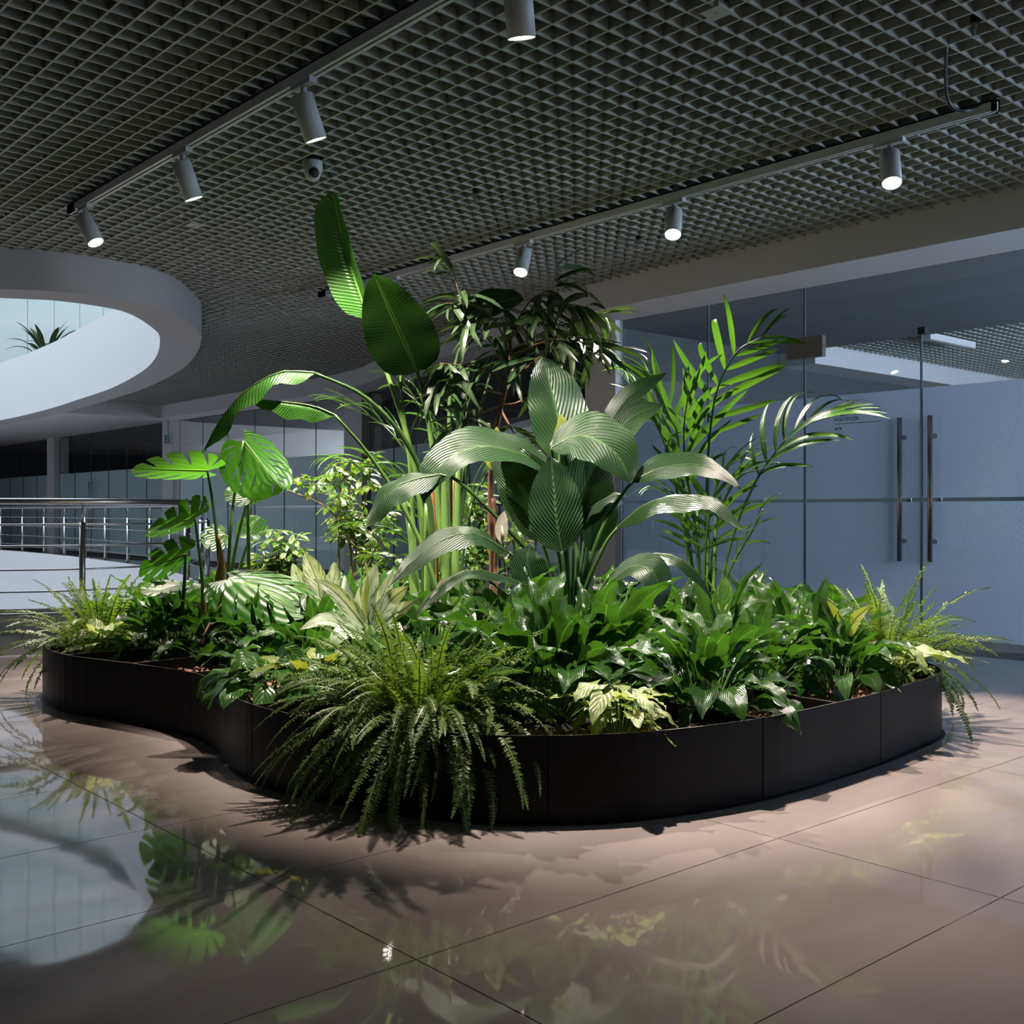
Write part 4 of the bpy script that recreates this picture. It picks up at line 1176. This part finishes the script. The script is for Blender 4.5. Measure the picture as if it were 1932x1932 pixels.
monstera(mo, [(428, 1180, DM), (432, 1050, DM), (440, 950, DM)], (460, 832, DM), (534, 926, DM - .05), .175, (.1, .0, 1), True, 9, .05, stem='stem', fold=(1.05, .1))
monstera(mo, [(420, 1180, DM), (412, 1040, DM), (400, 940, DM)], (391, 888, DM), (250, 884, DM - .2), .18, (0, 1, -.4), False, 6, .10, stem='darkstem')
monstera(mo, [(388, 1185, DM - .1), (380, 1080, DM - .12)], (368, 978, DM - .12), (285, 992, DM - .3), .17, (-.1, .8, -.6), False, 6, .12, stem='stem')
monstera(mo, [(340, 1190, DM - .1), (347, 1110, DM - .15)], (350, 1046, DM - .15), (262, 1076, DM - .3), .14, (-.2, .75, -.6), False, 5, .05, stem='darkstem')
monstera(mo, [(420, 1180, DM - .1), (425, 1120, DM - .15)], (432, 1092, DM - .2), (560, 1112, DM - .55), .17, (.1, .75, .6), False, 8, -.25, stem='stem', bendz=.25)
monstera(mo, [(425, 1180, DM + .15), (450, 1080, DM + .2)], (472, 1010, DM + .2), (480, 972, DM + .25), .075, (0, .2, 1), False, 5, .05)
monstera(mo, [(410, 1180, DM + .2), (415, 1080, DM + .2)], (424, 1008, DM + .2), (382, 1028, DM + .15), .08, (-.1, .5, .8), False, 5, .05)
monstera(mo, [(425, 1150, DM + .1), (445, 1030, DM + .1)], (468, 938, DM + .1), (425, 925, DM + .1), .07, (0, .6, .7), False, 5, .05)
monstera(mo, [(470, 1100, DM + .15), (468, 980, DM + .15)], (468, 935, DM + .12), (500, 915, DM + .1), .06, (0, .3, .9), False, 5, .05)
monstera(mo, [(360, 1190, DM), (345, 1140, DM)], (335, 1105, DM - .05), (268, 1120, DM - .15), .11, (-.1, .85, .3), False, 6, .05, stem='darkstem')
mb = MB(); mb.tube(catmull([at(412, 1200, DM - .03), at(414, 1100, DM - .03), at(418, 1060, DM - .03), at(412, 1008, DM - .02)], 5), [.022] * 4 + [.022, .024, .024, .022, .020, .018, .016, .012, .010, .008, .005, .002], 8); build(mb, 'sheath', M['sheath'], mo, True)
mb = MB(); mb.tube(catmull([at(386, 1200, DM - .13), at(384, 1150, DM - .13), at(381, 1095, DM - .13)], 5), [.016, .016, .016, .015, .014, .013, .012, .01, .008, .006, .003], 8); build(mb, 'sheath', M['sheath'], mo, True)
mb = MB(); mb.tube(catmull([at(430, 1130, DM - .15), at(405, 1165, DM - .2), at(380, 1215, DM - .3)], 5), .012, 8); build(mb, 'aerial_root', M['bark'], mo, True)

# narrow leaved ficus
fi = thing('ficus_tree', 'slim ficus tree with a loose crown of narrow drooping leaves', 'tree')
DF = 5.35
trunk = [(928, 1230, DF), (930, 1100, DF), (927, 1000, DF), (926, 900, DF), (934, 820, DF), (946, 765, DF), (957, 715, DF), (964, 660, DF), (962, 610, DF)]
mb = MB(); tp = catmull([at(*p) for p in trunk], 5); K = len(tp)
mb.tube(tp, [.019 - .012 * i / K for i in range(K)], 9); build(mb, 'trunk', M['bark'], fi, True)
mb = MB(); mb.tube(catmull([at(936, 1230, DF - .03), at(934, 1100, DF - .03), at(937, 1000, DF - .03), at(931, 940, DF - .02)], 5), .011, 8); build(mb, 'trunk', M['bark'], fi, True)
FIC = []
for i in range(8):
    b_ = rnd.uniform(25, 70)
    FIC.append(arch_leaf('leaf', [M['ficus'], M['stem']], 10, 0, .012, rnd.uniform(.17, .24), b_, rnd.uniform(.0115, .0155), P_LINE, .0014, fold=rnd.uniform(.1, .5), wave=.1, nl=7, side=rnd.uniform(-.3, .3)))
def branch(pts, nleaf, start=.35, droop=(-20, 45), up=0, r0=.006):
    P_ = catmull([at(*p) for p in pts], 5); K_ = len(P_)
    mb_ = MB(); mb_.tube(P_, [r0 * (1 - .75 * i / K_) for i in range(K_)], 6); build(mb_, 'branch', M['bark'], fi, True)
    P2 = resample(P_, 40)
    nleaf = int(nleaf * 1.42)
    for i in range(nleaf):
        f = start + (1 - start) * (i + .5) / nleaf
        k_ = min(39, int(f * 40)); p = P2[k_]; tg = (P2[k_ + 1] - P2[k_]).normalized()
        az = math.atan2(-tg.x, tg.y) + (1 if i % 2 else -1) * rnd.uniform(.4, 1.3) + rnd.uniform(-.4, .4)
        put('leaf', rnd.choice(FIC), fi, p, (R(-rnd.uniform(*droop) + up), R(rnd.uniform(-40, 40)), az), rnd.uniform(.85, 1.3))
branch([(958, 715, DF), (935, 660, DF - .1), (905, 620, DF - .2), (880, 600, DF - .25)], 15)
branch([(880, 600, DF - .25), (868, 560, DF - .28), (855, 510, DF - .3), (848, 478, DF - .3)], 9, .2, (-40, 15), r0=.003)
branch([(962, 660, DF), (930, 600, DF - .05), (890, 575, DF - .1), (840, 572, DF - .2)], 14)
branch([(962, 640, DF), (985, 590, DF), (1010, 560, DF), (1040, 555, DF - .05)], 15)
branch([(962, 640, DF), (1005, 600, DF - .15), (1060, 575, DF - .25), (1110, 580, DF - .3)], 18)
branch([(964, 660, DF), (1020, 630, DF + .1), (1080, 600, DF + .15), (1150, 590, DF + .2)], 18)
branch([(964, 670, DF), (1010, 650, DF - .1), (1060, 640, DF - .2), (1120, 650, DF - .25)], 18)
branch([(962, 690, DF), (1000, 660, DF + .1), (1050, 650, DF + .2), (1140, 665, DF + .25)], 14)
branch([(962, 650, DF), (955, 600, DF + .1), (940, 570, DF + .2), (920, 550, DF + .25)], 12)
branch([(955, 725, DF), (920, 700, DF - .05), (880, 690, DF - .1), (830, 685, DF - .2)], 15)
branch([(950, 745, DF), (910, 735, DF - .1), (860, 730, DF - .2), (820, 745, DF - .28)], 14)
branch([(946, 765, DF), (905, 780, DF - .1), (870, 795, DF - .2), (850, 815, DF - .25)], 10)
branch([(957, 715, DF), (985, 700, DF - .15), (1010, 680, DF - .25), (1020, 672, DF - .3)], 9)
branch([(946, 765, DF), (975, 760, DF), (1000, 745, DF), (1030, 735, DF + .05)], 10)
branch([(946, 775, DF), (960, 800, DF - .1), (975, 830, DF - .15), (985, 870, DF - .18)], 8)
branch([(1040, 555, DF - .05), (1045, 530, DF - .05), (1048, 505, DF - .05)], 5, .2, (-50, 10), r0=.002)

# palms: each frond a petiole with separate leaflets
LEAFLET = []
for i in range(6):
    LEAFLET.append(arch_leaf('leaflet', [M['palm'], M['stem']], 0, 0, .003, 1.0, 30 + 13 * i, .042, P_LINE, .002, fold=.28, wave=.0, nl=8, side=rnd.uniform(-.1, .1), power=1.6))
def palm_frond(root, pts, n, L, start=.3, spread=62, droop=0, lift=.25, r0=.008, face=None, wscale=1.25):
    n = int(n * .8); L = L * 1.2
    P_ = catmull([at(*p) for p in pts], 6); K_ = len(P_)
    mb_ = MB(); mb_.tube(P_, [r0 * (1.1 - .85 * i / K_) for i in range(K_)], 7)
    fr = build(mb_, 'frond', M['darkstem'], root, True)
    P2 = resample(P_, 60)
    nref = (UP if face is None else vdir(*face))
    for i in range(n):
        f = start + (1 - start) * (i // 2) / max(1, (n // 2 - 1)) * .995
        f = min(f, .995)
        k_ = min(59, int(f * 60)); p = P2[k_].lerp(P2[k_ + 1], f * 60 - k_ if f < 1 else .9)
        tg = (P2[k_ + 1] - P2[k_]).normalized()
        nn = (nref - tg * nref.dot(tg)).normalized(); sd = tg.cross(nn) * (1 if i % 2 else -1)
        g_ = (f - start) / (1 - start)
        ang = R(spread * (1 - .55 * g_) + rnd.uniform(-7, 7))
        d = (tg * math.cos(ang) + sd * math.sin(ang) + nn * lift + UP * (-droop)).normalized()
        g_ = min(1.0, g_)
        ln = L * (math.sin(math.pi * (.22 + .68 * g_)) ** .7) * rnd.uniform(.88, 1.1)
        upv = (nn - d * nn.dot(d)).normalized()
        if upv.z < 0: upv = -upv
        xx = d.cross(upv)
        mt = Matrix((xx, d, upv)).transposed().to_4x4()
        mt.translation = p
        o = put('leaflet', rnd.choice(LEAFLET), fr)
        o.matrix_local = mt @ Matrix.Diagonal((ln * wscale * .75, ln, ln, 1))
kp = thing('kentia_palm', 'kentia palm with bright fans of leaflets before the frosted glass doors', 'plant')
DK = 5.45
palm_frond(kp, [(1330, 1180, DK), (1332, 1000, DK), (1336, 860, DK), (1352, 740, DK), (1390, 665, DK - .05), (1440, 635, DK - .1)], 22, .36, .62, 66, lift=.28, face=(.2, .5, .8))
palm_frond(kp, [(1345, 1180, DK - .1), (1380, 1020, DK - .1), (1420, 920, DK - .12), (1462, 855, DK - .15), (1510, 805, DK - .18), (1575, 785, DK - .2)], 20, .40, .62, 52, lift=.25, face=(-.2, .9, .4))
palm_frond(kp, [(1320, 1180, DK + .1), (1298, 1000, DK + .1), (1285, 880, DK + .1), (1270, 780, DK + .1), (1235, 720, DK + .1)], 24, .40, .55, 50, lift=.25, face=(.3, .6, .7))
palm_frond(kp, [(1318, 1180, DK + .15), (1290, 1000, DK + .18), (1262, 860, DK + .2), (1215, 760, DK + .25), (1165, 700, DK + .3)], 24, .40, .5, 55, lift=.3)
palm_frond(kp, [(1325, 1180, DK), (1312, 1000, DK - .05), (1296, 900, DK - .08), (1290, 820, DK - .1), (1298, 740, DK - .1)], 14, .32, .62, 30, lift=.15, face=(0, .3, 1))
palm_frond(kp, [(1335, 1180, DK), (1345, 1040, DK), (1360, 960, DK - .05), (1395, 900, DK - .1), (1440, 885, DK - .15)], 22, .30, .45, 62, lift=.3)
palm_frond(kp, [(1330, 1180, DK), (1330, 1060, DK - .1), (1340, 960, DK - .2), (1365, 890, DK - .25), (1390, 870, DK - .3)], 18, .28, .45, 62, lift=.3)
palm_frond(kp, [(1325, 1180, DK), (1318, 1060, DK + .1), (1300, 980, DK + .15), (1270, 930, DK + .2), (1235, 925, DK + .2)], 18, .26, .45, 62, lift=.2)
palm_frond(kp, [(1350, 1180, DK - .05), (1375, 1080, DK - .1), (1420, 1000, DK - .15), (1440, 960, DK - .15)], 14, .24, .45, 60, lift=.2)
for u0, u1 in ((1312, 1290), (1322, 1316), (1334, 1335), (1343, 1352)):
    mb = MB(); mb.tube(catmull([at(u0, 1200, DK - .02), at((u0 + u1) / 2, 1080, DK - .02), at(u1, 960, DK - .02)], 5), [.014 - .0007 * i for i in range(11)], 7); build(mb, 'cane', M['stem'], kp, True)
ap = thing('areca_palm', 'feathery palm behind the paddle leaf stalks', 'plant')
DA = 5.75
palm_frond(ap, [(850, 1180, DA), (820, 1000, DA), (780, 880, DA), (720, 800, DA), (640, 762, DA)], 26, .34, .42, 48, lift=.25)
palm_frond(ap, [(845, 1180, DA), (815, 1020, DA - .05), (770, 930, DA - .1), (710, 880, DA - .15), (640, 870, DA - .15)], 24, .32, .42, 48, lift=.25)
palm_frond(ap, [(855, 1180, DA), (850, 960, DA), (830, 850, DA), (795, 770, DA), (740, 720, DA)], 24, .30, .5, 45, lift=.2)
palm_frond(ap, [(860, 1180, DA), (868, 960, DA), (872, 840, DA), (890, 740, DA), (925, 690, DA)], 24, .30, .5, 50, lift=.25)
palm_frond(ap, [(860, 1180, DA), (880, 1000, DA), (905, 920, DA), (940, 870, DA), (990, 860, DA)], 20, .28, .45, 50, lift=.25)
palm_frond(ap, [(840, 1180, DA - .1), (800, 1060, DA - .15), (740, 1000, DA - .2), (680, 990, DA - .2)], 18, .26, .4, 55, lift=.2)

# schefflera
SCH = []
for i in range(5):
    mb = MB()
    pp = arc(60, 75, .09, Vector((0, 0, 0)), 4); mb.tube(pp, .0022, 5, m=1)
    c = pp[-1]; k = rnd.choice((7, 8))
    for j in range(k):
        a = 2 * math.pi * j / k + rnd.uniform(-.15, .15); dr = rnd.uniform(-.5, .15); l_ = rnd.uniform(.075, .105)
        d = Vector((math.cos(a), math.sin(a), dr)).normalized()
        p1 = c + d * .02; p2 = p1 + d * l_ * .55; p3 = p1 + d * l_ - UP * .018
        mb.tube([c, p1], .0012, 4, m=1, caps=False)
        sweep(mb, [p1, p2, p3], UP, .017, P_OBOV, .15, .03, nl=5, cross=(-1, 0, 1))
    SCH.append(mb.mesh('leaf', [M['scheff'], M['stem']], True))
def schefflera(label, stems, nper, s=1.0):
    t = thing('schefflera', label, 'plant', 'variegated scheffleras in the planter')
    for st_ in stems:
        P_ = catmull([at(*p) for p in st_], 5); K_ = len(P_)
        mb = MB(); mb.tube(P_, [.008 * (1 - .6 * i / K_) for i in range(K_)], 6); build(mb, 'stem', M['palebark'], t, True)
        P2 = resample(P_, 40)
        for i in range(nper):
            f = .45 + .55 * (i + .5) / nper; p = P2[min(39, int(f * 40))]
            put('leaf', rnd.choice(SCH), t, p, (R(rnd.uniform(-15, 35)), R(rnd.uniform(-20, 20)), GA * i + rnd.uniform(-.5, .5)), rnd.uniform(.8, 1.15) * s)
DS = 5.95
schefflera('variegated schefflera with thin pale trunks left of the paddle leaf stalks', [
    [(650, 1180, DS), (640, 1060, DS), (640, 960, DS), (650, 880, DS)], [(668, 1180, DS), (662, 1040, DS), (655, 960, DS), (625, 890, DS)],
    [(665, 1180, DS), (672, 1040, DS), (690, 940, DS), (700, 870, DS)], [(680, 1180, DS - .1), (690, 1060, DS - .1), (660, 1020, DS - .15), (620, 960, DS - .2), (545, 925, DS - .2)],
    [(660, 1180, DS), (690, 1080, DS + .1), (725, 1010, DS + .15), (745, 960, DS + .15)]], 8, .95)
schefflera('low variegated schefflera behind the silvery monstera leaf', [
    [(540, 1200, 5.6), (535, 1120, 5.6), (525, 1060, 5.6), (512, 1015, 5.6)], [(545, 1200, 5.6), (555, 1110, 5.6), (560, 1050, 5.6), (565, 1025, 5.6)], [(530, 1200, 5.6), (510, 1120, 5.6), (495, 1075, 5.6)]], 9, .95)
schefflera('bright variegated schefflera between the stalks and the slim brown trunk', [
    [(900, 1200, 6.0), (895, 1080, 6.0), (890, 1000, 6.0), (900, 930, 6.0)], [(905, 1200, 6.0), (915, 1080, 6.0), (915, 1000, 6.0), (885, 960, 6.0)], [(890, 1200, 5.9), (885, 1120, 5.9), (895, 1080, 5.9)],
    [(980, 1200, 6.1), (975, 1080, 6.1), (965, 1010, 6.1)]], 9, 1.0)
schefflera('schefflera low behind the white leaved aglaonema', [[(760, 1200, 5.7), (755, 1120, 5.7), (745, 1070, 5.7)], [(740, 1200, 5.7), (720, 1120, 5.7), (705, 1060, 5.7)]], 9, .9)

# silvery aglaonemas
ag = thing('aglaonema', 'large silvery white leaved aglaonema left of the big fern', 'plant')
DG = 4.25
def al(pts, W, nrm, pf=P_LANCE, fold=.25, de=0.0, root=None, d=DG, mat='aglao', b=(698, 1240)):
    root = root or ag
    blade = [(p[0], p[1], d + (p[2] if len(p) > 2 else 0)) for p in pts]
    hero(root, [(b[0], b[1], d)], blade, W, nrm, mat, pf, fold, .05, .006, 'stem', droop_edge=de)
al([(690, 1185), (655, 1140), (625, 1110), (590, 1092)], .036, (-.4, .5, .8))
al([(697, 1180), (690, 1135), (700, 1100), (712, 1060)], .042, (-.1, .2, 1))
al([(702, 1180), (715, 1140), (730, 1105), (742, 1075)], .034, (.3, .2, .9))
al([(705, 1185), (725, 1150), (745, 1125), (772, 1105, -.05)], .04, (.3, .6, .8))
al([(705, 1190), (735, 1165), (760, 1150), (790, 1130, -.05)], .034, (.2, .7, .7))
al([(690, 1195), (650, 1180), (610, 1170, -.08), (565, 1188, -.12)], .038, (0, .8, .6))
al([(692, 1205), (665, 1195, -.08), (640, 1200, -.12), (625, 1228, -.14)], .05, (.1, .75, .7))
al([(692, 1180), (670, 1150, .1), (655, 1120, .15), (650, 1085, .2)], .045, (-.2, .2, 1))
al([(695, 1200), (715, 1215, -.1), (735, 1230, -.14), (740, 1260, -.15)], .035, (.1, .7, .7), mat='lily')
al([(698, 1170), (695, 1120), (697, 1090), (690, 1065)], .022, (.5, .1, .8), mat='pothos2')
ag2 = thing('aglaonema', 'silvery leaved aglaonema behind the drooping monstera leaf', 'plant')
for pts, W in (([(605, 1130), (600, 1100), (588, 1070), (575, 1043)], .05), ([(612, 1130), (625, 1105), (632, 1085), (630, 1060)], .04), ([(600, 1135), (575, 1110), (560, 1085), (552, 1062)], .036), ([(600, 1140), (570, 1135), (545, 1130), (520, 1140)], .036), ([(610, 1135), (640, 1130), (665, 1135), (685, 1150)], .036)):
    al(pts, W, (-.1, .4, .9), P_BROAD, root=ag2, d=4.85, b=(605, 1190))
ag3 = thing('aglaonema', 'broad leaved aglaonema with bright upright leaves on the right of the bed', 'plant')
for pts, W, nr, mt in (([(1365, 1185), (1362, 1150), (1366, 1120), (1368, 1086)], .048, (0, .15, 1), 'pothos'), ([(1378, 1190), (1395, 1160), (1420, 1140), (1458, 1130)], .042, (-.2, .5, .8), 'lily'),
                       ([(1350, 1190), (1335, 1160), (1325, 1130), (1315, 1100)], .03, (-.3, .2, .9), 'lily'), ([(1385, 1215), (1430, 1180), (1465, 1168), (1500, 1175)], .032, (.1, .7, .7), 'pothos'),
                       ([(1375, 1220), (1410, 1195), (1460, 1185), (1500, 1205)], .032, (.1, .8, .5), 'aglao'), ([(1370, 1225), (1395, 1215, -.1), (1420, 1225, -.14), (1440, 1250, -.16)], .04, (.1, .7, .7), 'aglao'),
                       ([(1380, 1190), (1385, 1150), (1405, 1100), (1440, 1060)], .02, (.2, .3, .9), 'lily'), ([(1360, 1190), (1340, 1175), (1315, 1170), (1290, 1190)], .034, (0, .8, .5), 'lily')):
    al(pts, W, nr, P_LANCE, root=ag3, d=4.05, mat=mt, b=(1370, 1270))
ag4 = thing('aglaonema', 'aglaonema with a pointed bright leaf in front of the right fern', 'plant')
for pts, W, nr, mt in (([(1556, 1205), (1556, 1170), (1552, 1140), (1545, 1125)], .03, (0, .1, 1), 'lily'), ([(1570, 1215), (1575, 1180), (1565, 1150), (1548, 1128)], .036, (.1, .1, 1), 'pothos2'),
                       ([(1580, 1215), (1600, 1190), (1615, 1165), (1645, 1140)], .026, (0, .3, .9), 'pothos2'), ([(1545, 1190), (1545, 1150), (1552, 1115), (1560, 1086)], .028, (0, .1, 1), 'lily'), ([(1575, 1225), (1600, 1205), (1620, 1195), (1640, 1190)], .034, (0, .6, .8), 'lily')):
    al(pts, W, nr, P_LANCE, root=ag4, d=4.15, mat=mt, b=(1565, 1280))

# grassy dracaenas
GR = [arch_leaf('leaf', [M['grass'], M['stem']], 80 - 7 * i, 75 - 7 * i, .02, rnd.uniform(.2, .3), 30 + 12 * i, .009, P_LINE, .002, fold=.3, wave=0, nl=8) for i in range(7)]
for u, d, n, s, lab in ((700, 5.3, 26, 1.0, 'grassy narrow leaved dracaena behind the white leaved aglaonema'), (1450, 4.9, 24, 1.25, 'grassy arching dracaena behind the right hand peace lilies'), (1375, 5.1, 14, 1.1, 'small dracaena at the foot of the kentia palm')):
    t = thing('dracaena', lab, 'plant', 'dracaenas in the planter', base(u, d, SOIL + .1))
    rosette(t, GR, n, smin=.8 * s, smax=1.2 * s, jitter=.02)
    mb = MB(); mb.tube([Vector((0, 0, -.1)), Vector((0, 0, .02))], .01, 6); build(mb, 'stem', M['palebark'], t)

# plant on the upper floor
up = at(88, 640, 20.0)
t = thing('potted_plant', 'dark potted plant on the upper floor seen through the oval opening', 'plant', loc=(up.x, up.y, 3.205))
mb = MB(); mb.lathe([(.12, 0), (.17, .32), (.15, .33), (.14, .29)], 16); build(mb, 'pot', M['black'], t)
LV = [arch_leaf('leaf', [M['ficus'], M['stem']], 86 - 8 * i, 80 - 8 * i, .35, .55, 25 + 14 * i, .05, P_LANCE, .006, fold=.3, wave=.05, nl=8) for i in range(5)]
for i in range(22):
    put('leaf', LV[i % 5], t, (0, 0, .3), (R(rnd.uniform(-8, 8)), R(rnd.uniform(-8, 8)), GA * i), rnd.uniform(.8, 1.15))
